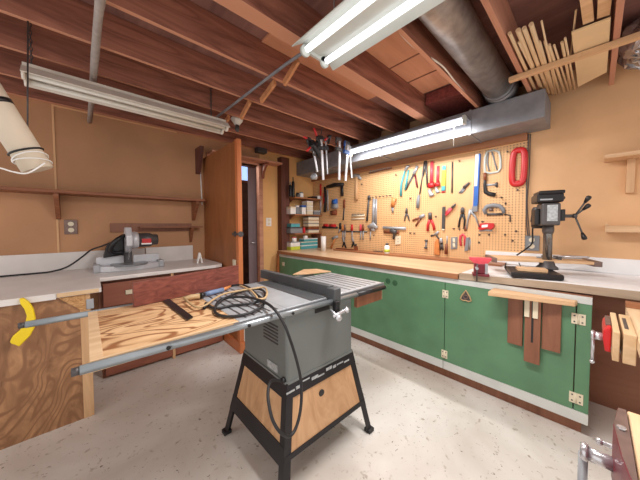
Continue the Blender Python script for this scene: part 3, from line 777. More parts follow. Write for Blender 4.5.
# small red vise on the counter
c = at(480, 275.5, z=ZB)
t = Thing('bench_vise', 'small red bench vise on the white counter next to the bench top', 'vise')
e1 = V((.35, -.94, 0)); e2 = V((-.94, -.35, 0))
def vb(a0, a1, b0, b1, c0, c1): return MB().obox(c+e1*((a0+a1)/2)+e2*((b0+b1)/2)+V((0, 0, (c0+c1)/2)), e1*((a1-a0)/2), e2*((b1-b0)/2), V((0, 0, (c1-c0)/2)))
t.add('base', vb(-.055, .06, -.05, .05, 0, .02), 'maroon', bevel=.004)
t.add('body', vb(-.03, .035, -.04, .035, .02, .10), 'maroon', bevel=.006)
t.add('side_rib', vb(-.045, -.03, -.03, .04, .02, .105), 'maroon', bevel=.003)
t.add('side_rib', vb(.03, .05, -.03, .04, .02, .105), 'steel', bevel=.003)
t.add('jaw', MB().prism([c+e1*x+e2*.03+V((0, 0, z)) for x, z in ((-.04, .095), (.04, .095), (.075, .135), (.075, .15), (-.08, .15), (-.08, .135))], e2*-.06), 'pink_red', bevel=.003)
t.add('screw', MB().cyl(c+e2*.035+e1*-.03+V((0, 0, .07)), c+e2*.10+e1*-.03+V((0, 0, .07)), .011, n=10), 'steel')
t.add('handle_bar', MB().cyl(c+e2*.095+e1*-.03+V((0, 0, .11)), c+e2*.095+e1*-.03+V((0, 0, -.03)), .005, n=8), 'dark_steel')
t.done()

# shelves on the right wall
def wx(u, v, x=XW): return at(u, v, x=x)
t = Thing('wall_shelf', 'upper pale wooden shelf on an upright bracket on the right wall', 'shelf')
a = at(604.5, 158, x=XW-.15)
t.add('shelf_board', MB().box(XW-.20, XW-.001, -.9, a.y, a.z-.015, a.z+.018), 'pine', bevel=.003)
b = at(630, 178, x=XW-.04)
t.add('bracket', MB().box(XW-.05, XW-.001, b.y-.025, b.y+.02, b.z-.12, a.z-.015), 'pinez', bevel=.003)
t.done()
a = at(605, 227, x=XW-.12)
solo('wall_shelf', MB().box(XW-.16, XW-.001, -.9, a.y, a.z-.042, a.z+.012).box(XW-.16, XW-.14, a.y-.02, a.y, a.z+.012, a.z+.03), 'pine', 'lower thick pale wooden shelf on the right wall above the splash', 'shelf', bevel=.003)

# ------------------------------------------------------------------ table saw
ZS = .945
t = Thing('table_saw', 'grey table saw on a black splayed stand in the middle of the floor', 'table saw')
# stand
top_z = .535
cor_top = {'fl': (.785, 1.12), 'fr': (1.335, 1.12), 'br': (1.335, 1.63), 'bl': (.785, 1.63)}
cor_bot = {'fl': (.665, 1.0), 'fr': (1.395, .995), 'br': (1.40, 1.70), 'bl': (.650, 1.67)}
def lp(k, z):
    s_ = 1-z/top_z; a, b = cor_top[k], cor_bot[k]
    return V((a[0]+(b[0]-a[0])*s_, a[1]+(b[1]-a[1])*s_, z))
for k in cor_top:
    sx = 1 if k[1] == 'l' else -1; sy = 1 if k[0] == 'f' else -1
    mb = MB(); p = lp(k, 0.012); q = lp(k, top_z)
    w = .045
    mb.prism([p, p+V((w*sx, 0, 0)), p+V((w*sx, .004*sy, 0)), p+V((.004*sx, .004*sy, 0)), p+V((.004*sx, w*sy, 0)), p+V((0, w*sy, 0))], q-p)
    t.add('leg', mb, 'saw_black', sub=[('foot_pad', MB().obox(V((p.x+.012*sx, p.y+.012*sy, .012)), (.026, 0, 0), (0, .024, 0), (0, 0, .012)), 'rubber', .004)])
def side(k1, k2, z0, z1, inset, mat, name, th=.006, m0=.03, bevel=0, label=None):
    a, b, c_, d_ = lp(k1, z0), lp(k2, z0), lp(k2, z1), lp(k1, z1)
    def mid(p, q): 
        dd = (q-p).normalized(); return p+dd*m0, q-dd*m0
    a2, b2 = mid(a, b); d2, c2 = mid(d_, c_)
    n = (b2-a2).cross(d2-a2).normalized()
    ctr = lp('fl', .3)+lp('br', .3); ctr /= 2
    if n.dot(ctr-a2) < 0: n = -n
    t.add(name, MB().prism([a2+n*inset, b2+n*inset, c2+n*inset, d2+n*inset], n*th), mat, label=label)
for k1, k2 in (('fl', 'fr'), ('bl', 'fl'), ('fr', 'br'), ('br', 'bl')):
    front = k1 == 'fl'
    side(k1, k2, .455, top_z, -.002, 'saw_black', 'skirt', m0=0)
    side(k1, k2, .185 if front else .16, .21 if front else .25, -.002, 'saw_black', 'stretcher', m0=0)
    side(k1, k2, .20, .46, .004, 'ply_stand', 'side_panel', m0=.02)
a, b = lp('fl', .50), lp('fr', .50)
sk = MB()
for k in range(9):
    x = .05+.1*k+random.uniform(-.02, .02)
    p = a.lerp(b, min(x, .95))
    sk.obox(p+V((0, -.004, random.uniform(-.014, .014))), (random.uniform(.012, .03), 0, 0), (0, .0015, 0), (0, 0, random.uniform(.003, .010)))
t.add('worn_decal', sk, 'label_grey')
hp = at(326, 396, y=1.052)
t.add('finger_hole', MB().lathe((hp.x, lp('fl', hp.z).y+.003, hp.z), [(.02, -.004), (.02, .002)], (0, 1, 0), 18), 'black')
# body
bx0, bx1, by0, by1 = .785, 1.335, 1.12, 1.63
body = MB()
rc = .02
def rrect(x0, x1, y0, y1, r, n=4):
    out = []
    for cx, cy, a0 in ((x1-r, y1-r, 0), (x0+r, y1-r, 90), (x0+r, y0+r, 180), (x1-r, y0+r, 270)):
        for k in range(n+1):
            th = radians(a0+90*k/n); out.append((cx+r*cos(th), cy+r*sin(th)))
    return out
body.prism([V((x, y, top_z-.005)) for x, y in rrect(bx0, bx1, by0, by1, rc)], (0, 0, ZS-.03-top_z))
lv = MB()
for k in range(6):
    zz = .83-.020*k
    lv.prism([(bx0-.0005, 1.20, zz), (bx0-.0005, 1.36, zz), (bx0-.005, 1.36, zz-.006), (bx0-.005, 1.20, zz-.006)], (0, 0, -.002))
pw = at(278, 370, x=bx0)
t.add('body', body, 'saw_grey', sub=[('louvre', lv, 'dark_steel'), ('rating_plate', MB().box(bx0-.004, bx0-.0005, pw.y-.0, pw.y+.11, pw.z-.02, pw.z+.025), 'label_grey'),
      ('cord_grip', MB().lathe((bx0, pw.y-.06, pw.z-.03), [(.018, .002), (.014, -.02)], (1, 0, 0), 12), 'black'),
      ('lower_lip', MB().prism([V((x, y, top_z-.008)) for x, y in rrect(bx0-.006, bx1+.006, by0-.006, by1+.006, rc)], (0, 0, .012)), 'saw_grey')])
sl = at(321, 309, y=by0)
t.add('height_slot', MB().box(sl.x-.05, sl.x+.07, by0-.004, by0+.001, sl.z-.015, sl.z+.03), 'black')
# tops
def rib_top(x0, x1, y0, y1, n, name, mat):
    mb = MB().box(x0, x1, y0, y1, ZS-.028, ZS)
    g = MB()
    for k in range(1, n):
        x = x0+(x1-x0)*k/n
        g.box(x-.005, x+.005, y0+.02, y1-.02, ZS-.001, ZS+.0012)
    t.add(name, mb, mat, bevel=.003, sub=[('slot', g, 'dark_steel')])
TY0, TY1 = 1.14, 1.81
rib_top(.525, .80, TY0, TY1, 6, 'extension_wing', 'cast')
rib_top(1.30, 1.72, TY0, 1.72, 7, 'extension_wing', 'cast')
g = MB().box(.985, 1.0, TY0+.004, TY1-.004, ZS-.001, ZS+.0012).box(1.20, 1.215, TY0+.004, TY1-.004, ZS-.001, ZS+.0012)
t.add('main_table', MB().box(.80, 1.30, TY0, TY1, ZS-.03, ZS), 'cast', bevel=.003, sub=[('miter_slot', g, 'dark_steel'), ('dark_band', MB().box(1.0, 1.10, TY0+.004, TY1-.004, ZS-.001, ZS+.0011), 'fence')])  # includes a darker grey band along the table left of the fence
t.add('table_front_edge', MB().box(.50, 1.735, TY0-.012, TY0, ZS-.035, ZS-.003), 'cast_dark')
# rails
t.add('front_rail', MB().tube([(-.026, 1.115, ZS-.010), (1.34, 1.085, ZS-.016)], .0155, 16), 'rail',
      sub=[('rail_bolt', MB().lathe((.22, 1.094, ZS-.010), [(.008, 0), (.008, -.006)], (0, 1, .1), 8).lathe((.55, 1.087, ZS-.012), [(.008, 0), (.008, -.006)], (0, 1, .1), 8).lathe((.80, 1.082, ZS-.013), [(.008, 0), (.008, -.006)], (0, 1, .1), 8), 'black')])
t.add('rail_end_cap', MB().lathe((-.026, 1.115, ZS-.010), [(.0135, 0), (.0135, -.02)], (1, 0, 0), 14), 'dark_steel')
t.add('rail_extension', MB().tube([(1.34, 1.085, ZS-.016), (1.66, 1.078, ZS-.018)], .0165, 14), 'black')
t.add('back_rail', MB().tube([(-.225, 1.845, ZS-.018), (1.60, 1.83, ZS-.018)], .016, 16), 'rail')
t.add('rail_end_cap', MB().lathe((-.225, 1.845, ZS-.018), [(.014, .0), (.014, -.022)], (1, 0, 0), 14), 'dark_steel')
# fence
fa = V((1.108, 1.12, 0)); fb = V((1.092, 1.95, 0)); fd = (fb-fa).normalized(); fs = V((fd.y, -fd.x, 0))
t.add('rip_fence', MB().prism([V((fa.x, fa.y, ZS+.006)), V((fa.x, fa.y, ZS+.075)), V((fa.x, fa.y, ZS+.075))+fs*.045, V((fa.x, fa.y, ZS+.006))+fs*.045], fd*.82), 'fence', bevel=.004)
t.add('fence_head', MB().obox(fa+fd*-.02+fs*.0225+V((0, 0, ZS+.01)), fs*.03, fd*.035, V((0, 0, .055))), 'fence', bevel=.005)
kn = at(336, 309, y=1.03)
t.add('fence_lock', MB().cyl((fa.x-.045, 1.06, ZS-.05), (fa.x-.045, 1.005, ZS-.075), .008, n=10).lathe((fa.x-.045, 1.005, ZS-.08), [(.018, 0), (.022, -.012), (.014, -.024)], (0, 1, .2), 14).tube(curve([(fa.x-.075, 1.01, ZS-.072), (fa.x-.045, 1.0, ZS-.06), (fa.x+.015, 1.0, ZS-.055)]), .010, 8).ball((fa.x+.03, 1.0, ZS-.055), .018, 10), 'chrome')
t.add('lock_lever', MB().box(fa.x-.03, fa.x+.005, 1.03, 1.06, ZS-.08, ZS-.0), 'black', bevel=.004)
# plywood extension
t.add('plywood_extension', MB().box(.0, .525, 1.155, 1.805, ZS-.025, ZS-.002), 'ply_top', bevel=.001,
      sub=[('edge_board', MB().box(-.002, .034, 1.153, 1.807, ZS-.026, ZS-.0005), 'ply_edge', .001), ('front_lip', MB().box(-.002, .525, 1.14, 1.155, ZS-.04, ZS-.001), 'ply_edge')])
# box board below the right wing
t.add('wing_support', MB().box(1.36, 1.66, 1.10, 1.125, ZS-.115, ZS-.03).box(1.64, 1.66, 1.125, 1.60, ZS-.115, ZS-.03), 'brown_plank', sub=[('end_grain', MB().box(1.66, 1.664, 1.10, 1.125, ZS-.115, ZS-.03), 'ply_edge')])
zt = ZS+.001
blk = [(206, 303, 0), (204, 308, 0), (208, 305.5, 0), (216, 308.5, .0), (232, 305.5, 0), (248, 304, .004), (262, 300, .01), (265, 293, .012), (258, 289, .008), (240, 292, .004), (222, 300, .006), (214.5, 309, 0), (219, 315, 0), (232, 316.5, 0), (250, 313, .004), (262, 306, .012), (264, 301, .014),
       (256, 294, .016), (248, 287, .012), (240, 285, .006), (232, 285.5, .0)]
# loop that falls over the front of the saw and back up to the body
drop = [V(at(u, v, z=zt+.01+dz)) for u, v, dz in ((214.5, 309, 0), (218, 302, .004), (226, 298, .01), (245, 297, .02), (262, 301, .025), (274, 309, .025))]
drop += [V(at(u, v, y=yy)) for u, v, yy in ((284, 324, 1.02), (291, 342, .99), (297, 362, .98), (301, 382, .97), (301, 405, .955), (297, 425, .93), (290, 436, .92), (281, 433, .92), (273, 421, .95), (269, 405, .99), (268, 392, 1.03), (271, 381, 1.08))]
drop.append(V((bx0-.016, pw.y-.06, pw.z-.03)))
t.add('power_cord', MB().tube(curve(drop, 6), .0075, 8), 'rubber', sub=[('cord_coil', MB().tube(curve([V(at(u, v, z=zt+.008+dz)) for u, v, dz in blk], 6), .0075, 8), 'rubber')])
t.done()
solo('plywood_offcut', MB().prism([at(u, v, z=ZS+.001) for u, v in ((293, 275), (304, 270), (317, 269.6), (331, 272), (306, 274.5))], (0, 0, .008)), 'pine', 'thin pale offcut lying at the far corner of the saw wing', 'offcut')

# things lying on the saw
zt = ZS+.001
a = at(134, 307.5, z=zt); b = at(239, 284, z=zt)
dd = (b-a).normalized(); nn = V((-dd.y, dd.x, 0))
solo('stained_board', MB().prism([a, b, b+V((0, 0, .148)), a+V((0, 0, .138))], nn*.02), 'red_wood', 'long red-brown stained board standing on edge across the saw table', 'board', bevel=.002)
a = at(163, 301, z=zt+.003); b = at(187, 320, z=zt+.003); c = at(193, 317, z=zt+.003); d = at(169, 299, z=zt+.003)
t = Thing('steel_rule', 'dark steel rule lying flat on the plywood end of the saw table', 'rule')
t.add('steel_rule', MB().prism([p-V((0, 0, .003)) for p in (a, b, c, d)], (0, 0, .006)), 'saw_black').done()
tan = [(186, 300, 0), (196, 307, 0), (206, 305, 0), (214, 299, .004), (224, 294, .008), (238, 291, .012), (254, 288.5, .018), (264, 287.5, .018), (267, 292, .018), (265, 298, .016), (258, 299, .02), (256, 296, .02), (250, 290, .02), (240, 285.5, .012)]
t = Thing('extension_lead', 'tan extension lead looped over the black cord on the saw table', 'cord')
t.add('lead', MB().tube(curve([V(at(u, v, z=zt+.016+dz)) for u, v, dz in tan], 6), .0065, 8), 'tan_cord')
t.add('plug', MB().tube([at(184, 299, z=zt+.02), at(191, 297, z=zt+.02), at(200, 296, z=zt+.02)], [.012, .016, .016], 10), 'tan_cord')
t.add('connector', MB().tube([at(200, 296, z=zt+.02), at(203, 295, z=zt+.02)], [.019, .019], 10), 'black')
t.done()
t = Thing('glue_tube', 'blue-grey tube with a wooden tip lying behind the coiled cord', 'tube')
t.add('barrel', MB().tube([at(205, 294, z=zt+.02), at(210, 293, z=zt+.02), at(223, 289.5, z=zt+.02)], [.012, .016, .014], 10), 'blue_grey')
t.add('tip', MB().tube([at(223, 289.5, z=zt+.02), at(230, 286.5, z=zt+.02)], [.011, .008], 10), 'orange_wood')
t.done()

# ------------------------------------------------------------------ right bench with two woodworking vises
ZR = .93
t = Thing('side_bench', 'pale wooden workbench at the right edge carrying two woodworking vises', 'workbench')
t.add('bench_top', MB().box(.3, 2.27, -1.2, -.13, ZR-.05, ZR), 'ply_edge', bevel=.003)
t.add('back_strip', MB().box(2.23, 2.28, -1.2, -.128, ZR, ZR+.03), 'maple_edge', bevel=.003)
for x, y in ((2.15, -.22), (.45, -.22), (2.15, -1.1), (.45, -1.1)): t.add('leg', MB().box(x, x+.09, y-.09, y, 0, ZR-.05), 'pinez')
t.add('apron', MB().box(.5, 2.2, -.24, -.21, ZR-.16, ZR-.05), 'pine')
t.done()
# far vise with red body
t = Thing('woodworking_vise', 'red vise with two thick wooden jaws at the far end of the side bench', 'vise')
X0, X1 = 1.66, 2.01
t.add('fixed_jaw', MB().box(X0, X1, -.1295, -.093, ZR-.12, ZR+.008), 'pinex', bevel=.003, sub=[('jaw_slot', MB().box(X0+.08, X1-.08, -.112, -.100, ZR+.0085, ZR+.0095), 'dark_steel')])
t.add('moving_jaw', MB().box(X0, X1+.01, -.084, -.064, ZR-.12, ZR+.008), 'pinex', bevel=.003)
t.add('jaw_casting', MB().prism([(X0+.08, -.063, ZR-.115), (X0+.08, -.044, ZR-.115), (X0+.08, -.036, ZR-.05), (X0+.08, -.038, ZR-.02), (X0+.08, -.05, ZR+.0), (X0+.08, -.063, ZR+.002)], (X1-X0-.12, 0, 0)), 'red', bevel=.006, sub=[('casting_top', MB().box(X0+.12, X1-.07, -.062, -.044, ZR-.004, ZR+.006), 'rust', .003)])
sx = (X0+X1)/2-.01
t.add('screw', MB().cyl((sx, -.04, ZR-.075), (sx, -.008, ZR-.075), .019, n=14), 'chrome')
t.add('screw_collar', MB().lathe((sx, -.012, ZR-.075), [(.022, 0), (.025, .008), (.020, .014)], (0, 1, 0), 14), 'chrome')
for dx in (-.07, .07): t.add('guide_rod', MB().cyl((sx+dx, -.12, ZR-.095), (sx+dx, -.05, ZR-.095), .012, n=10), 'steel')
t.add('handle_bar', MB().cyl((sx, -.006, ZR-.055), (sx-.01, -.006, ZR-.20), .0065, n=10).ball((sx-.01, -.006, ZR-.205), .010), 'chrome')
t.done()
# near vise
t = Thing('woodworking_vise', 'near vise with a maroon steel face and chrome screw at the bottom right edge', 'vise')
t.add('fixed_jaw', MB().box(.70, 1.02, -.128, -.068, ZR-.14, ZR-.012), 'pinex', bevel=.004)
zc_ = ZR-.008
t.add('jaw_casting', MB().prism([(1.005, -.066, zc_), (1.003, -.051, zc_), (.915, -.041, zc_), (.795, -.049, zc_), (.72, -.06, zc_), (.72, -.066, zc_)], (0, 0, -.13)), 'maroon', bevel=.002,
      sub=[('jaw_cap', MB().prism([(1.003, -.0655, zc_+.0005), (1.001, -.052, zc_+.0005), (.915, -.042, zc_+.0005), (.797, -.050, zc_+.0005), (.722, -.061, zc_+.0005), (.722, -.0655, zc_+.0005)], (0, 0, .003)), 'rust'),
           ('jaw_bolt', MB().lathe((.90, -.053, zc_+.003), [(.008, 0), (.008, .006)], (0, 0, 1), 6), 'chrome')])
t.add('screw', MB().cyl((.905, -.045, ZR-.10), (.905, .0, ZR-.10), .016, n=16), 'chrome')
t.add('screw_collar', MB().lathe((.905, -.002, ZR-.10), [(.020, 0), (.022, .006), (.018, .014)], (0, 1, 0), 16), 'chrome')
t.add('guide_rod', MB().cyl((.985, -.12, ZR-.105), (.985, -.024, ZR-.105), .006, n=10).ball((.985, -.022, ZR-.105), .009), 'chrome')
t.add('handle_bar', MB().cyl((.905, .006, ZR-.105), (.905, .006, ZR-.36), .009, n=12), 'steel')
t.done()

# ------------------------------------------------------------------ lumber overhead
st0 = at(508, 78, z=2.535); st1 = at(645, 34, z=2.535)
solo('lumber_strip', MB().box(2.455, 2.50, -.9, st0.y, 2.515, 2.548), 'pine', 'long pale strip nailed under the joists holding up the dowels', 'strip', bevel=.002)
DW = [((511.5, 33), (536, 87), .020, 'thick one beside the pinkish joist'), ((520, 30), (543, 88), .026, 'second thick one from the pinkish joist'),
      ((521, 42), (545, 89), .016, 'short one between two thick ones'), ((526, 28), (549, 88), .024, 'third thick one, evenly round'),
      ((533, 24), (553, 89), .024, 'longest of the thick ones'), ((541, 42), (556, 92), .020, 'medium one near the middle'),
      ((543.5, 21), (558, 93), .010, 'very thin one reaching far out'), ((547, 41), (561, 92), .016, 'medium one with a square end'),
      ((551, 45), (566, 90), .018, 'stout short one past the middle'), ((556, 45), (570, 88), .012, 'thin short one past the middle'),
      ((564, 42), (573, 90), .016, 'medium one close to the plywood sheet'), ((567, 38), (577, 89), .012, 'thin one close to the plywood sheet'),
      ((578, 10), (570, 88), .010, 'thin one crossing over the others')]
for (a, b, r, w) in DW:
    zd = 2.61 if w.startswith('thin one crossing') else 2.549+r*.55
    p = at(a[0]-2, a[1], z=zd); q = at(b[0]-2, b[1], z=zd)
    solo('wooden_dowel', MB().cyl(p, V((min(q.x, 2.98)+.12, q.y, q.z)), r*.5, n=10), 'pinex', 'pale wooden dowel stored overhead, '+w, 'dowel', 'dowels stored between the joists')
pl = [at(u, v, z=2.555) for u, v in ((571.5, 33), (611.5, 18), (611, 71), (578, 87))]
for p in pl: p.y = max(p.y, -.03)
solo('plywood_sheet', MB().prism(pl, (0, 0, .01)), 'paper', 'square pale plywood sheet stored flat overhead beside the dowels', 'sheet')
for px, w in ((((579, -4), (592, -4), (594, 21), (583, 25)), 'nearer the dowels'), (((598, -4), (612, -4), (610, 15), (597, 19)), 'nearer the wall corner joist')):
    pl = [at(u, v, z=2.575) for u, v in px]
    solo('short_board', MB().prism(pl, (0, 0, .018)), 'pine', 'short pale board overhead above the plywood sheet, '+w, 'board', 'short boards overhead')

# ------------------------------------------------------------------ bar clamps hung from the joist
JY = 2.165
def hang_clamp(label, u0, v0, u1, v1, wpx, head, jaw, lean=0, mat='silver', y=JY):
    t = Thing('bar_clamp', label, 'clamp', 'clamps hung on the joist')
    p = at(u0, v0, y=y); q = at(u1, v1, y=y); w = wpx*mpp(p)
    t.add('bar', MB().beam(p, q, w, .010, up=(0, 1, 0)), mat, bevel=.002)
    d = (q-p).normalized(); s_ = V((d.z, 0, -d.x))
    t.add('fixed_jaw', MB().obox(p+d*.02+s_*.02, s_*.045, d*.02, V((0, .014, 0))), head, bevel=.004)
    c = p+d*((q-p).length*.28)
    t.add('sliding_jaw', MB().obox(c+s_*.02, s_*.05, d*.022, V((0, .016, 0))), jaw, bevel=.004)
    t.add('screw_handle', MB().cyl(c+s_*.06, c+s_*.06-d*.07, .007, n=8).cyl(c+s_*.06-d*.07, c+s_*.06-d*.13, .014, n=10), jaw)
    t.done()
hang_clamp('thin bar clamp with black jaws, farthest along the hanging cluster', 311.5, 140, 317.5, 172, 2.0, 'black', 'dark_steel', y=JY-.03)
hang_clamp('silver bar clamp with black jaws in the middle of the hanging cluster', 321, 136, 323.3, 180, 2.6, 'black', 'black', y=JY-.06)
hang_clamp('narrow grey bar clamp at the inner side of the hanging cluster', 325.5, 138, 327.5, 174, 1.6, 'dark_steel', 'black', mat='steel', y=JY-.02)
hang_clamp('long single bar clamp hanging alone beside the cluster', 339.7, 138, 339.2, 180, 2.8, 'dark_steel', 'dark_steel', y=JY-.03)
hang_clamp('bar clamp with a blue jaw next to the lit strip light', 348.2, 142, 345.5, 181, 2.8, 'dark_steel', 'blue', y=JY-.04)
hang_clamp('thin bar clamp behind the blue-jawed one', 349.2, 146, 351.8, 178, 1.8, 'steel', 'cream', y=JY-.01)
for (u0, v0, u1, v1, lab) in ((304, 137, 309, 139, 'short red-tipped handle poking left from the cluster'), (307, 151, 313, 144, 'red handle poking down from the clamp cluster'), (314, 128, 319, 143, 'red-handled clamp on top of the hanging cluster'), (325, 140, 329, 136, 'small red handle at the inner side of the cluster')):
    p = at(u0, v0, y=JY-.09); q = at(u1, v1, y=JY-.05)
    t = Thing('hand_clamp', lab, 'clamp', 'clamps hung on the joist')
    t.add('handle', MB().tube([p, p.lerp(q, .5)], [.011, .014], 8), 'red')
    m = p.lerp(q, .5); dq = (q-p).normalized()
    t.add('clamp_body', MB().tube([m, q, q+dq*.03, q+V((.02, .03, -.08))], [.012, .02, .024, .012], 8), 'black')
    t.done()
p = at(315, 148, y=JY-.05)
t = Thing('spring_clamp', 'bulky black spring clamp in the hanging cluster under the joist', 'clamp', 'clamps hung on the joist')
t.add('jaw', MB().tube([p+V((-.05, 0, .06)), p, p+V((.05, .0, -.05)), p+V((.06, 0, -.10))], [.022, .034, .03, .014], 8), 'black')
t.add('handle', MB().tube([p+V((.05, .02, .09)), p+V((.03, .02, 0)), p+V((.0, .02, -.08))], [.018, .028, .016], 8), 'dark_steel')
t.done()
p = at(314, 177, y=2.35)
t = Thing('cup_fitting', 'small grey cup-shaped fitting below the hanging clamps', 'fitting')
t.add('cup', MB().lathe(p+V((0, 0, -.03)), [(.035, 0), (.045, .03), (.03, .07)], n=14), 'steel')
t.add('stem', MB().cyl(p+V((0, 0, .04)), V((p.x, 2.2, ZJ)), .006, n=6), 'dark_steel')
t.done()

# ------------------------------------------------------------------ tools on the pegboard
class Tool(Thing):
    def strokes(s, name, mat, lines, label=None, flat=.55, lift=0.0):
        """lines: [(points in photo pixels on the board, width in photo pixels or list of widths), ...]"""
        mb = MB()
        for ln in lines:
            pts, w = ln[0], ln[1]; closed = len(ln) > 2 and ln[2]
            P3 = [at(u, v, x=PB-.01) for u, v in pts]
            ws = w if isinstance(w, (list, tuple)) else [w]*len(pts)
            r = [x_*.5*mpp(p)*1.25 for x_, p in zip(ws, P3)]
            off = max(r)*flat+.001+lift
            mb.tube([V((PB-off, p.y, p.z)) for p in P3], r, 8, closed=closed, flat=((1, 0, 0), flat))
        s.add(name, mb, mat, label=label); return s
    def plate(s, name, mat, pts, th=.02, bevel=.002, lift=0.0):
        P3 = [at(u, v, x=PB-.005) for u, v in pts]
        s.add(name, MB().prism([V((PB-.0005-lift, p.y, p.z)) for p in P3], (-th, 0, 0)), mat, bevel=bevel); return s
G = 'hand tools hung on the pegboard'
def tool(name, label, cat): return Tool(name, label, cat, G)

t = tool('hacksaw', 'black framed hacksaw with red grip at the far end of the pegboard', 'saw')
t.strokes('frame', 'black', [([(327, 187), (335, 185), (344, 184.5)], [2.4, 3.4, 2.6]), ([(342, 185), (342.5, 196)], [3, 3.2])])
t.strokes('blade', 'steel', [([(327.5, 190), (328, 211)], 1.5)])
t.strokes('handle', 'red', [([(324.8, 193), (324.5, 204)], [2.4, 2.8])])
t.strokes('grip', 'black', [([(325.5, 187), (326.5, 200), (325.5, 212)], [2.0, 2.4, 3.0])], lift=.012)
t.done()
t = tool('drywall_saw', 'slim steel saw with a red grip, leftmost on the pegboard', 'saw')
t.strokes('blade', 'chrome', [([(320.8, 196), (320.6, 213)], [1.6, 2])]).strokes('handle', 'red', [([(320.8, 184), (320.8, 196)], [1.6, 2.2])]).done()
t = tool('block_plane', 'small tool with a blue cap and brown foot near the black hacksaw', 'plane')
t.strokes('cap', 'blue', [([(333, 202), (337.5, 201.5)], [3.8, 4.4])]).strokes('body', 'steel', [([(332.5, 206.5), (338, 206)], [4, 4.2])]).strokes('sole', 'brown_handle', [([(331.5, 213), (337, 212.5)], [3.8, 4.2])]).done()
t = tool('chisel', 'thin dark brown chisel hanging upright right of the blue-capped tool', 'chisel')
t.strokes('handle', 'brown_handle', [([(344.4, 199.5), (344.2, 208)], [2, 2])]).strokes('blade', 'dark_steel', [([(344.2, 208), (343.2, 220)], [1.2, 1.6])]).done()
t = tool('claw_hammer', 'claw hammer with a pale wooden handle hanging head up', 'hammer')
t.strokes('head', 'steel', [([(351.5, 177), (355, 175.8), (358.5, 176), (361.5, 179.5)], [2.2, 3, 3.2, 1.6])]).strokes('handle', 'pinez', [([(357, 177), (357, 188), (356.8, 199.8)], [2.6, 2.8, 3.6])], lift=.004).done()
t = tool('flat_wrench', 'dark flat wrench hanging just left of the big adjustable wrench', 'wrench')
t.strokes('shank', 'dark_steel', [([(369, 197), (368, 210), (367, 221)], [1.8, 1.8, 2.2])]).strokes('jaw', 'dark_steel', [([(369.4, 199), (369.2, 195.5)], [3.2, 2.6])]).done()
t = tool('adjustable_wrench', 'big silver adjustable wrench hanging jaws down', 'wrench')
t.strokes('shank', 'steel', [([(374, 198.5), (373.2, 224)], [2.2, 2.6]), ([(376.3, 199), (375.8, 224)], [1.8, 2.0])]).strokes('jaw', 'steel', [([(368.5, 227), (374, 225), (378, 228)], [2.2, 5.2, 2.4]), ([(370, 229.5), (375, 229.5)], [1.8, 3])]).done()
t = tool('scraper', 'small scraper with an orange wooden handle hanging below a row of pegs', 'scraper')
t.strokes('handle', 'orange_wood', [([(394.5, 198), (392.5, 207)], [4.2, 3.0])]).strokes('blade', 'steel', [([(392.5, 207), (392.8, 212.5)], [2.2, 1.4])]).done()
t = tool('bar_gauge', 'horizontal steel bar with a brown wooden stock and clamp head', 'gauge')
t.strokes('bar', 'steel', [([(383, 227.6), (406, 228.6)], [2.0, 2.4])]).strokes('stock', 'brown_handle', [([(384, 231.8), (399, 232.4)], [2.4, 2.4])]).strokes('head', 'dark_steel', [([(391, 230), (397, 233)], [3.0, 4]), ([(395.5, 230), (394, 239)], [3.0, 2])], lift=.01).done()
t = tool('screwdriver_rail', 'red and black row of small drivers in a wall strip near the corner', 'tool rack')
t.strokes('strip', 'black', [([(322.5, 227.3), (337.5, 227.6)], [1.6, 1.6])]).strokes('driver_handle', 'red', [([(324, 225), (328.5, 225.6)], 2.2), ([(330, 225.4), (336, 225.8)], 2.4)]).done()
t = tool('tin_snips', 'black-handled snips hanging beside the red driver row', 'snips')
t.strokes('handle', 'black', [([(340.5, 223), (340.2, 229)], [2.0, 2.2])]).strokes('blade', 'steel', [([(340, 229), (338.5, 233)], [1.8, .8])]).done()
# rail with drivers
t = tool('tool_bar', 'thin dark bar low on the pegboard holding a row of drivers', 'rack')
t.strokes('bar', 'dark_steel', [([(341, 231.2), (367, 231.8)], 1.2)]).done()
for u, m_, lab in ((343.2, 'orange_wood', 'small driver with an orange handle, first on the dark bar'), (345.3, 'rust', 'small driver with a brown handle, second on the dark bar'), (352.4, 'red', 'driver with a red handle at the middle of the dark bar'),
                   (361, 'pink_red', 'driver with a pinkish handle, third from last on the dark bar'), (363.5, 'brown_handle', 'driver with a brown handle, second from last on the dark bar'), (370.8, 'rust', 'stubby brown driver just past the end of the dark bar')):
    tool('screwdriver', lab, 'screwdriver').strokes('handle', m_, [([(u, 224.5), (u, 230.5)], [2.0, 2.4])], lift=.008).strokes('shaft', 'steel', [([(u, 230.5), (u-.4, 240)], [1.1, 1.0])], lift=.008).done()
t = tool('tack_hammer', 'little hammer hanging slanted below the red driver row', 'hammer')
t.strokes('head', 'steel', [([(332.5, 238.5), (338, 236.5)], [2.4, 2.0])]).strokes('handle', 'orange_wood', [([(335.3, 238), (331, 248)], [1.4, 1.8])]).done()
for u, lab in ((344, 'black curved pliers low on the pegboard under the dark bar'), (353.3, 'dark pliers standing upright under the middle of the dark bar')):
    tool('pliers', lab, 'pliers').strokes('jaw', 'steel', [([(u-1, 237), (u, 242)], [1, 2])]).strokes('handle', 'black', [([(u, 242), (u+2, 248)], [1.6, 1.4]), ([(u, 242), (u-1.6, 247)], [1.4, 1.2])]).done()
t = tool('drill_index', 'pale ledge of small drill bits left of the big adjustable wrench', 'rack')
t.strokes('ledge', 'cream', [([(351.5, 216), (364.5, 215.4)], 1.4), ([(351.5, 219.2), (364.5, 218.4)], 1.2)])
bits = []
for k in range(8): bits.append(([(352.5+1.55*k, 213.6), (352.5+1.55*k, 216)], .8))
t.strokes('bit', 'dark_steel', bits, lift=.006).done()
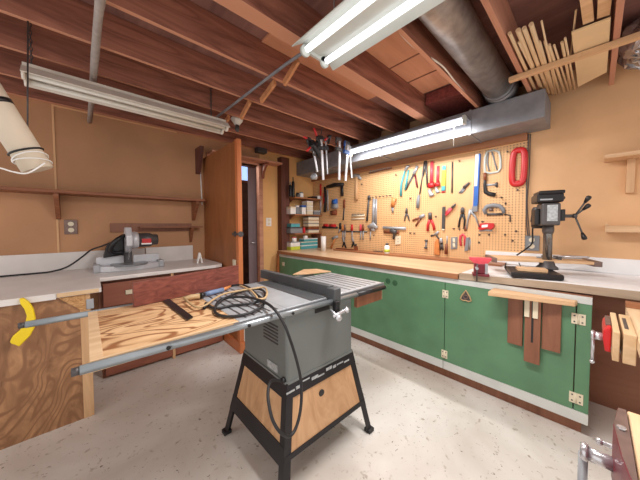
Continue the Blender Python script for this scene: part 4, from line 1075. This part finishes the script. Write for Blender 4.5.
t = tool('channel_pliers', 'long pliers with teal handles hanging at the upper pegboard', 'pliers')
t.strokes('handle', 'teal', [([(405, 171), (401.3, 184), (400.8, 196)], [1.6, 2.0, 2.2]), ([(408.5, 170), (405.2, 190)], [1.5, 1.9])]).strokes('jaw', 'steel', [([(405, 171), (407.5, 166.5), (409.5, 166)], [2.2, 2.4, 1.4])]).done()
t = tool('lever_pliers', 'dark pliers with brownish grips between the teal pliers and the dividers', 'pliers')
t.strokes('jaw', 'steel', [([(417.5, 166), (413.8, 174)], [2.4, 2.8])]).strokes('handle', 'dark_steel', [([(413.8, 174), (409, 183), (405.5, 190)], [1.8, 1.6, 1.4])]).strokes('grip', 'maroon', [([(415, 175), (416.2, 182), (417.3, 187.5)], [1.6, 1.6, 1.4])]).done()
t = tool('long_screwdriver', 'long screwdriver with a dark grey handle hanging tip up', 'screwdriver')
t.strokes('shaft', 'dark_steel', [([(424.2, 162), (419.6, 194)], [1.1, 1.1])]).strokes('handle', 'grey', [([(419, 195), (418.2, 201), (417.8, 208)], [2.0, 3.0, 2.6])]).done()
t = tool('dividers', 'black steel dividers hanging beside the large red pipe wrench', 'dividers')
t.strokes('leg', 'dark_steel', [([(425.8, 161), (427.4, 187)], [2.0, 1.3]), ([(425.2, 161), (423.3, 176)], [2.0, 1.1])]).done()
for (u, v, L_, s_, lab) in ((432, 161.5, 35, 1.0, 'larger red pipe wrench hanging jaw down'), (438, 166, 27, .8, 'smaller red pipe wrench hanging beside the larger one')):
    t = tool('pipe_wrench', lab, 'wrench')
    t.strokes('handle', 'pink_red', [([(u+.2, v), (u-.6, v+L_*.62)], [2.6*s_, 3.0*s_])])
    t.strokes('head', 'red', [([(u-3*s_, v+L_*.70), (u+2.6*s_, v+L_*.66)], [4.2*s_, 4.6*s_])], lift=.006)
    t.strokes('jaw', 'steel', [([(u-2.6*s_, v+L_*.80), (u-1*s_, v+L_*.97), (u+1.5*s_, v+L_*.92)], [2.4*s_, 3.4*s_, 2.6*s_])]).done()
t = tool('torpedo_level', 'small yellow and teal level hanging beside the red pipe wrenches', 'level')
t.plate('body', 'lime', [(442.6, 166), (446.2, 165.6), (445.6, 186), (441.8, 186.4)], .018)
t.plate('end_cap', 'teal', [(441.8, 186.4), (445.6, 186), (445.4, 190.5), (441.6, 191)], .019)
t.plate('vial', 'teal', [(442.6, 166), (446.2, 165.6), (446.1, 170), (442.4, 170.5)], .0195)
t.strokes('loop', 'red', [([(441.8, 192), (445, 191.6)], 1.4)]).done()
tool('steel_rod', 'thin dark rod hanging upright right of the yellow level', 'rod').strokes('steel_rod', 'dark_steel', [([(452.3, 162), (451.8, 193)], 1.2)]).done()
t = tool('needle_pliers', 'grey needle-nose pliers set at a slant in the middle of the board', 'pliers')
t.strokes('jaw', 'dark_steel', [([(463.5, 188), (469.5, 182.5)], [2.6, 1.6])]).strokes('handle', 'grey', [([(463.5, 188), (459, 193)], [1.6, 1.4]), ([(464.5, 189), (461, 193.5)], [1.4, 1.2])]).done()
t = tool('spirit_level', 'long narrow blue and white level hanging upright on the pegboard', 'level')
t.plate('upper_body', 'white', [(476.2, 154.5), (480.6, 154), (479, 186), (474.8, 186.4)], .03)
t.plate('side_stripe', 'blue', [(479.4, 154), (481, 153.9), (478.4, 205), (476.9, 205.2)], .034)
t.plate('lower_body', 'blue', [(474.8, 186.4), (479, 186), (478, 206), (473.6, 206.6)], .03)
t.plate('foot', 'grey', [(472.6, 206.6), (478.4, 206), (478.2, 211.5), (472.4, 212.4)], .036).done()
t = tool('frame_clamp', 'silver rounded wire-framed clamp hanging near the top of the board', 'clamp')
t.strokes('frame', 'shade_metal', [([(487, 151.5), (494, 150), (499, 152), (500.4, 158), (500.6, 168), (498, 171.8), (490, 173.2), (485, 172), (484.5, 165), (485, 157)], 1.6, True)])
t.strokes('inner_frame', 'grey', [([(488, 153), (487, 162), (489, 171)], 1.2), ([(492, 152), (494.5, 162), (497, 170)], 1.0)]).done()
t = tool('quick_clamp', 'black and brown screw clamp below the silver wire-framed clamp', 'clamp')
t.strokes('frame', 'black', [([(485.5, 174), (484.8, 185), (485.5, 192), (490, 194), (495.5, 195)], [1.8, 2.2, 2.8, 3.4, 3.2])]).strokes('handle', 'brown_handle', [([(485.3, 173), (485.2, 180)], [2.4, 2.4])], lift=.01)
t.strokes('screw', 'steel', [([(486, 185), (496, 184.5)], 1.6)]).strokes('swivel', 'dark_steel', [([(496.4, 182.5), (496.6, 186.8)], 1.8)]).done()
t = tool('cord_winder', 'bright red oval cord winder hanging at the top end of the pegboard', 'winder')
ring = []
for k in range(28):
    a_ = 2*pi*k/28; x_ = 6.1*(abs(cos(a_))**.5)*(1 if cos(a_) > 0 else -1); y_ = 17.2*(abs(sin(a_))**.6)*(1 if sin(a_) > 0 else -1)
    ring.append((518.4+x_-y_*.055, 167+y_-x_*.12))
t.strokes('frame', 'red', [(ring, 4.3, True)])
t.strokes('cross_bar', 'red', [([(514.5, 183), (521, 182)], 3.4), ([(516.5, 151.5), (523, 150.5)], 3.2)])
t.done()
t = tool('small_pliers', 'small dark pliers hanging open below the teal pliers', 'pliers')
t.strokes('jaw', 'dark_steel', [([(406.6, 208), (406.4, 213)], [1.2, 2.4])]).strokes('handle', 'dark_steel', [([(406.4, 213), (405, 217), (404.4, 221)], [1.6, 1.2, 1.0]), ([(406.4, 213), (408.4, 217), (409.2, 221)], [1.6, 1.2, 1.0])]).done()
t = tool('pliers', 'pliers with tan grips set at a slant left of the red-handled pliers', 'pliers')
t.strokes('jaw', 'steel', [([(420, 217.5), (424.5, 214.8)], [3.0, 2.2])]).strokes('handle', 'brown_handle', [([(420, 217.5), (412.5, 220.5)], [1.8, 1.6]), ([(420.5, 218), (415.8, 226)], [1.8, 1.6])]).done()
t = tool('red_pliers', 'pliers with red grips hanging open at the middle of the board', 'pliers')
t.strokes('jaw', 'dark_steel', [([(430, 212.5), (430.3, 219)], [2.6, 3.2])]).strokes('grip', 'red', [([(429.6, 219.5), (427.7, 225), (427.6, 231)], [2.0, 2.2, 2.0]), ([(431, 219.5), (433.4, 225), (434.2, 230)], [2.0, 2.2, 2.0])]).done()
t = tool('punch_rack', 'upright dark rack of punches between two red-handled pliers', 'rack')
t.plate('rack', 'dark_steel', [(442.4, 207), (445.4, 206.6), (444.8, 229), (441.8, 229.4)], .016)
t.strokes('end_tab', 'cream', [([(443.2, 230.5), (443.6, 229)], 2.2)]).done()
t = tool('slanted_pliers', 'red-handled pliers stuck at a slant behind the dark punch rack', 'pliers')
t.strokes('handle', 'pink_red', [([(445.8, 215.5), (452, 208.5)], [2.0, 2.0]), ([(446, 213), (450.5, 208)], [1.6, 1.8])], lift=.008).strokes('jaw', 'dark_steel', [([(452, 208), (456, 204)], [2.4, 1.4])], lift=.008).done()
t = tool('combination_pliers', 'black combination pliers left of the open calliper', 'pliers')
t.strokes('jaw', 'dark_steel', [([(462.6, 207.5), (462.4, 213)], [2.4, 3.0])]).strokes('handle', 'black', [([(462, 213.5), (459.6, 220), (458.6, 227.5)], [1.8, 1.6, 1.5]), ([(463, 213.5), (464.6, 220), (464, 229)], [1.8, 1.6, 1.5])]).done()
t = tool('calliper', 'spread steel calliper left of the grey C-clamp', 'calliper')
t.strokes('leg', 'steel', [([(470.5, 209.5), (468.4, 217), (466.4, 229)], [2.4, 1.4, 1.0]), ([(470.5, 210), (475.5, 217), (478.8, 226)], [2.4, 1.4, 1.0])]).strokes('foot', 'brown_handle', [([(465.8, 226), (465.2, 231)], 1.8)]).done()
t = tool('c_clamp', 'grey C-clamp hanging below the black screw clamp', 'clamp')
t.strokes('frame', 'grey', [([(486, 214), (484, 210), (487, 206.5), (493, 205.3), (499.5, 206), (503, 209), (504, 213.5)], [2.6, 2.8, 3.2, 3.4, 3.2, 3.0, 2.4])])
t.strokes('screw', 'dark_steel', [([(487, 214.5), (503, 214)], 1.8)]).strokes('anvil', 'rust', [([(489, 210), (493, 209.5)], 2.4)]).strokes('handle', 'dark_steel', [([(504, 214.5), (510, 215), (510, 222)], 1.0)]).done()
t = tool('staple_gun', 'red staple gun resting on a hook below the C-clamp', 'stapler')
t.plate('body', 'red', [(479, 226.5), (480.5, 223.6), (486, 222.8), (494.5, 223.2), (495, 226.5), (492, 229.6), (488, 228.4), (481, 230.2), (478.6, 229.2)], .032, .005)
t.plate('label', 'white', [(482.5, 225), (488.6, 224.4), (488.4, 227), (482.4, 227.6)], .033, 0)
t.strokes('lever', 'steel', [([(479, 231), (486, 230.4), (492, 230.6)], 1.2)]).done()
tool('hook_tool', 'small pink-red hook tool right of the two-gang outlet', 'tool').strokes('hook_tool', 'pink_red', [([(461, 246), (460, 240), (460.6, 236), (463, 234.4), (465, 237), (464.6, 246)], [1.6, 1.8, 2, 2, 2, 1.6])]).done()
t = tool('feeler_gauge', 'grey ribbed gauge hanging low beside the pink-red hook tool', 'gauge')
t.plate('body', 'grey', [(466.2, 238), (469.6, 237), (468.2, 250.5), (464.6, 251.4)], .016)
t.strokes('leaf', 'steel', [([(470, 239), (469.4, 250)], 1.0)]).done()
for dy, nm in ((0, 'cover'),):
    t = Tool('wall_outlet', 'grey duplex outlet low on the pegboard beside the brown scraper', 'outlet')
    t.plate('cover_plate', 'grey', [(451, 237.4), (457.6, 236.8), (457.2, 248.6), (450.8, 249.4)], .010)
    t.strokes('socket_face', 'cream', [([(453, 240.6), (455.4, 240.4)], 3.6), ([(453, 245.6), (455.4, 245.4)], 3.6)], flat=.1, lift=.011).done()
t = tool('wooden_block', 'wide brown wooden block hanging low behind the grey pliers', 'block')
t.plate('block', 'orange_wood', [(435.4, 241.5), (438.4, 238.4), (439.6, 243), (440, 255), (434.8, 254.4)], .03, .003).done()
t = tool('grey_pliers', 'grey pliers hanging low in front of the brown wooden block', 'pliers')
t.strokes('jaw', 'steel', [([(441, 238), (441.6, 243)], [2, 2.8])], lift=.006).strokes('handle', 'dark_steel', [([(441.4, 243), (440.6, 250)], [1.6, 1.4]), ([(442, 243), (443, 250)], [1.6, 1.4])], lift=.006).done()
t = tool('awl', 'brown-handled awl hanging low next to the grey outlet', 'awl')
t.strokes('handle', 'brown_handle', [([(446.6, 244), (446.2, 254)], [1.8, 2.8])]).strokes('spike', 'steel', [([(447, 236), (446.7, 244)], 1.0)]).done()
t = tool('small_wrench', 'little double-ended wrench hanging low between outlet plate and brown block', 'wrench')
t.strokes('shank', 'steel', [([(426.2, 241), (425.8, 247.5)], 1.4)]).strokes('jaw', 'dark_steel', [([(426.3, 239.8), (426.2, 241.4)], 2.8), ([(425.8, 247), (425.7, 248.6)], 2.8)]).done()
t = tool('side_cutters', 'small steel cutters above the brown wooden block', 'cutters')
t.strokes('jaw', 'steel', [([(435.5, 234.5), (438.5, 231.5)], [2.4, 1.6])]).strokes('handle', 'dark_steel', [([(435.5, 234.5), (430.5, 236)], 1.3), ([(436, 234.5), (438.5, 239)], 1.3)]).done()
t = Tool('outlet_plate', 'cream cover plate below the horizontal steel bar gauge', 'outlet')
t.plate('cover_plate', 'cream', [(395.6, 236.2), (401, 235.6), (400.8, 244), (395.4, 244.8)], .012).strokes('socket_hole', 'dark_steel', [([(398.2, 238.6), (398.3, 238.9)], 1.0), ([(398.2, 241.4), (398.3, 241.7)], 1.0)], flat=.2, lift=.012).done()
# loose hooks
hk = [(373.5, 197.6), (377, 197.2), (380.5, 196.8), (384, 196.5), (387.5, 196.2), (391, 195.9), (436.5, 217), (483, 222), (411, 233.3), (415, 233.6), (454.5, 229), (460, 229.5), (480, 226.6), (480, 235), (489.5, 235), (479.5, 242.8), (518, 190.5), (502, 198), (506, 204), (505.5, 235), (516.5, 231.5), (513, 241), (374.5, 235.2), (411, 198.6), (362.5, 184.4), (396.8, 175.4), (460, 161.5), (508, 152.5)]
proto = None
for i, (u, v) in enumerate(hk):
    p = at(u, v, x=PB)
    if proto is None:
        proto = Tool('peg_hook', 'small dark hook with nothing hung on it on the pegboard', 'hook', 'empty hooks on the pegboard')
        proto.add('peg_hook', MB().tube(curve([p+V((.0, 0, .006)), p+V((-.012, 0, .004)), p+V((-.03, 0, -.002)), p+V((-.036, 0, .012))], 4), .0065, 7), 'dark_steel')
        p_first = p; proto = proto.done(); base = proto.location.copy()
    else:
        copy_tree(proto, base+(p-p_first))
# small nails row at the top
t = tool('bit_rack', 'row of small steel bits in a strip at the top of the pegboard', 'rack')
t.strokes('strip', 'brown_handle', [([(369, 173), (392, 168)], 1.2)])
t.strokes('bit', 'steel', [([(370+2.1*k, 169.2-.46*k), (371+2.1*k, 172.6-.46*k)], .9) for k in range(10)], lift=.008).done()

# things on the bench back
p = at(387, 253.5, z=ZB+.022); w = 5*mpp(p)*.5
t = Thing('glue_bottle', 'white glue bottle with a dark cap at the back of the bench', 'bottle')
t.add('bottle', MB().lathe(p, [(w, 0), (w*1.05, .01), (w*1.05, .10), (w*.6, .118)], n=16), 'white')
t.add('label', MB().lathe(p+V((0, 0, .02)), [(w*1.07, 0), (w*1.07, .04)], n=16), 'lime')
t.add('cap', MB().lathe(p+V((0, 0, .118)), [(w*.65, 0), (w*.6, .026)], n=14), 'dark_steel')
t.done()
p = at(323.5, 250.5, z=ZB); w = 5.2*mpp(p)*.5
t = Thing('paper_roll', 'white paper roll standing upright at the bench end by the shelves', 'roll')
t.add('paper', MB().lathe(p, [(w, 0), (w, .235)], n=22), 'white').add('core', MB().lathe(p+V((0, 0, .23)), [(w*.35, 0), (w*.35, .006)], n=14), 'box_card').done()
a = at(337, 250, x=3.10)
solo('wood_strip', MB().box(3.07, 3.12, at(353, 250, x=3.1).y, a.y, ZB+.023, ZB+.04), 'brown_handle', 'short red-brown strip lying at the back of the bench', 'strip')
p = at(356, 252, z=ZB)
t = Thing('small_stand', 'little wooden stand with a peg on the bench below the dark bar', 'stand')
t.add('base', MB().lathe(p, [(.05, 0), (.05, .012)], n=18), 'cream').add('upright', MB().box(p.x-.02, p.x+.02, p.y-.022, p.y+.022, p.z+.012, p.z+.09), 'brown_handle').add('peg', MB().cyl(p+V((0, 0, .09)), p+V((0, 0, .125)), .012, n=10), 'black').done()
p = at(379, 251.5, z=ZB+.026)
solo('flat_file', MB().box(p.x-.015, p.x+.015, p.y-.06, p.y+.10, ZB+.023, ZB+.032), 'dark_steel', 'dark flat file lying on the ledge beside the glue bottle', 'file')

# ------------------------------------------------------------------ corner shelves
YS = 3.44
xs0, xs1 = 2.56, at(322, 214, y=YS).x
zs = [at(305, 197.5, y=YS).z, at(305, 214.3, y=YS).z, at(305, 233, y=YS).z]
t = Thing('corner_shelves', 'three wooden shelves in the corner beside the dark post', 'shelves')
for z in zs: t.add('shelf_board', MB().box(2.605, xs1, YS, YW-.005, z-.022, z), 'maple_edge', bevel=.002)
t.add('side_panel', MB().box(xs1-.03, xs1-.005, YS+.01, YW-.005, ZB+.001, zs[2]-.022), 'brown_dark')
for z in zs[:2]: t.add('bracket', MB().prism([(2.62, YW-.006, z-.022), (2.62, YS+.06, z-.022), (2.62, YW-.006, z-.13)], (.02, 0, 0)), 'shelf_wood')
t.done()
def X(u): return at(u, 215, y=YS+.03).x
def jar(u0, u1, zb, h, mat, cap, label, cat='jar', name='jar', neck=.8):
    x0, x1 = X(u0), X(u1); r = (x1-x0)/2; o = V(((x0+x1)/2, YS+.03+r, zb+.0005))
    t = Thing(name, label, cat, 'jars and bottles on the corner shelves')
    t.add('body', MB().lathe(o, [(r*.95, 0), (r, .006), (r, h*.72), (r*neck, h*.82)], n=16), mat)
    t.add('lid', MB().lathe(o+V((0, 0, h*.82)), [(r*neck*1.02, 0), (r*neck, h*.18)], n=16), cap)
    t.done()
def carton(u0, u1, zb, h, mat, lidmat, label, name='carton', cat='box', dpt=.15, y=None):
    x0, x1 = X(u0), X(u1); y0 = YS+.03 if y is None else y
    t = Thing(name, label, cat, 'boxes on the corner shelves')
    t.add('box_body', MB().box(x0, x1, y0, y0+dpt, zb+.0005, zb+h*.78), mat, bevel=.003)
    t.add('lid', MB().box(x0-.003, x1+.003, y0-.003, y0+dpt+.003, zb+h*.78, zb+h), lidmat, bevel=.003)
    t.done()
H = lambda dv: dv*mpp((2.9, YS, 1.6))
z = zs[0]
jar(290.2, 292.6, z, H(14), 'black', 'grey', 'dark bottle on the top corner shelf closest to the post', 'bottle', 'bottle', .35)
jar(293, 295.6, z, H(19), 'black', 'black', 'tall black spray bottle on the top corner shelf', 'bottle', 'bottle', .3)
jar(297.6, 300.6, z, H(4.5), 'dark_steel', 'black', 'short dark jar on the top corner shelf')
jar(301, 304.6, z, H(5.5), 'white', 'grey', 'white jar with a grey lid on the top corner shelf')
carton(313, 317.5, z, H(2.4), 'black', 'dark_steel', 'flat black box on the top corner shelf')
jar(318, 321.4, z, H(3.6), 'white', 'cream', 'squat white tub at the open end of the top corner shelf', 'tub', 'tub', .95)
z = zs[1]
carton(290.6, 296, z, H(7), 'white', 'cream', 'white box on the second corner shelf against the post')
jar(296.6, 301, z, H(8.5), 'grey', 'white', 'grey jar with a white lid on the second corner shelf')
carton(302, 306, z, H(9), 'white', 'blue', 'white box with a blue lid on the second corner shelf')
for k in range(3): carton(307, 313, z+k*H(4.6), H(4.4), 'cream', 'white', ['cream box at the bottom of the second shelf stack', 'cream box in the middle of the second shelf stack', 'cream box on top of the second shelf stack'][k])
carton(314, 320, z, H(4.4), 'grey', 'amber', 'flat grey box at the open end of the second corner shelf')
z = zs[2]
carton(290.5, 302.5, z, H(6), 'grey', 'dark_steel', 'wide grey tool case on the third corner shelf', 'tool_case', 'case')
carton(291, 300, z+H(6.02), H(3.6), 'teal', 'grey', 'blue-grey case lying on top of the wide grey tool case', 'tool_case', 'case')
jar(303.6, 306, z, H(6.5), 'red', 'brown_handle', 'small red can on the third corner shelf', 'can', 'can', .95)
for k in range(5): carton(308.5, 319, z+k*H(3.3), H(3.2), 'brown_handle' if k == 1 else 'cream', 'box_card' if k % 2 else 'grey', ['lowest flat drawer box of the pile on the third corner shelf', 'brown flat drawer box, second in the third shelf pile', 'middle flat drawer box of the third shelf pile', 'cream flat drawer box, second from the top of the pile', 'topmost flat drawer box of the third shelf pile'][k], 'drawer_box')
z = ZB
carton(290.6, 300, z, H(4.2), 'lime', 'white', 'greenish white box on the bench in the lowest corner bay')
carton(290.6, 300, z+H(4.25), H(3.6), 'white', 'grey', 'white box lying on the greenish one in the lowest corner bay')
carton(301, 317.5, z, H(3.8), 'teal', 'white', 'wide teal organiser at the bottom of the lowest corner bay', 'organiser', 'organiser')
carton(301, 317.5, z+H(3.85), H(3.4), 'teal', 'cream', 'second wide teal organiser in the lowest corner bay', 'organiser', 'organiser')
carton(304, 317.5, z+H(7.3), H(3), 'teal', 'white', 'topmost teal organiser in the lowest corner bay', 'organiser', 'organiser')
jar(293.5, 297.5, z+H(7.9), H(4.5), 'white', 'pink_red', 'white tub with a red lid on the white box', 'tub', 'tub', .95)
jar(305, 308.6, z+H(10.4), H(3), 'white', 'white', 'small white tub on the topmost teal organiser', 'tub', 'tub', .95)

# ------------------------------------------------------------------ light
def area(name, loc, rot, sx, sy, e, col=(1, .96, .9)):
    l = bpy.data.lights.new(name, 'AREA'); l.shape = 'RECTANGLE'; l.size = sx; l.size_y = sy; l.energy = e; l.color = col
    o = bpy.data.objects.new(name, l); COL.objects.link(o); o.location = loc; o.rotation_euler = rot
area('ceiling_lamp_light', (1.085, .60, 2.40), (0, 0, 0), .25, 1.15, 48, (1, .97, .94))
area('strip_lamp_light', (2.66, (ya+yb)/2, zt_-.03), (0, radians(-12), 0), .06, yb-ya, 27, (1, .98, .96))
pl_ = bpy.data.lights.new('passage_fill', 'POINT'); pl_.energy = 40; pl_.color = (1, .93, .86); pl_.shadow_soft_size = .15  # added fill light so the door leaf does not go black
po_ = bpy.data.objects.new('passage_fill', pl_); COL.objects.link(po_); po_.location = (1.55, YW+.5, 2.45)
w = bpy.data.worlds.new('world'); bpy.context.scene.world = w; w.use_nodes = True
bg = w.node_tree.nodes['Background']; bg.inputs[0].default_value = (1.0, .965, .94, 1); bg.inputs[1].default_value = 1.3
vs = bpy.context.scene.view_settings
vs.view_transform = 'Standard'; vs.look = 'None'; vs.exposure = 0; vs.gamma = 1
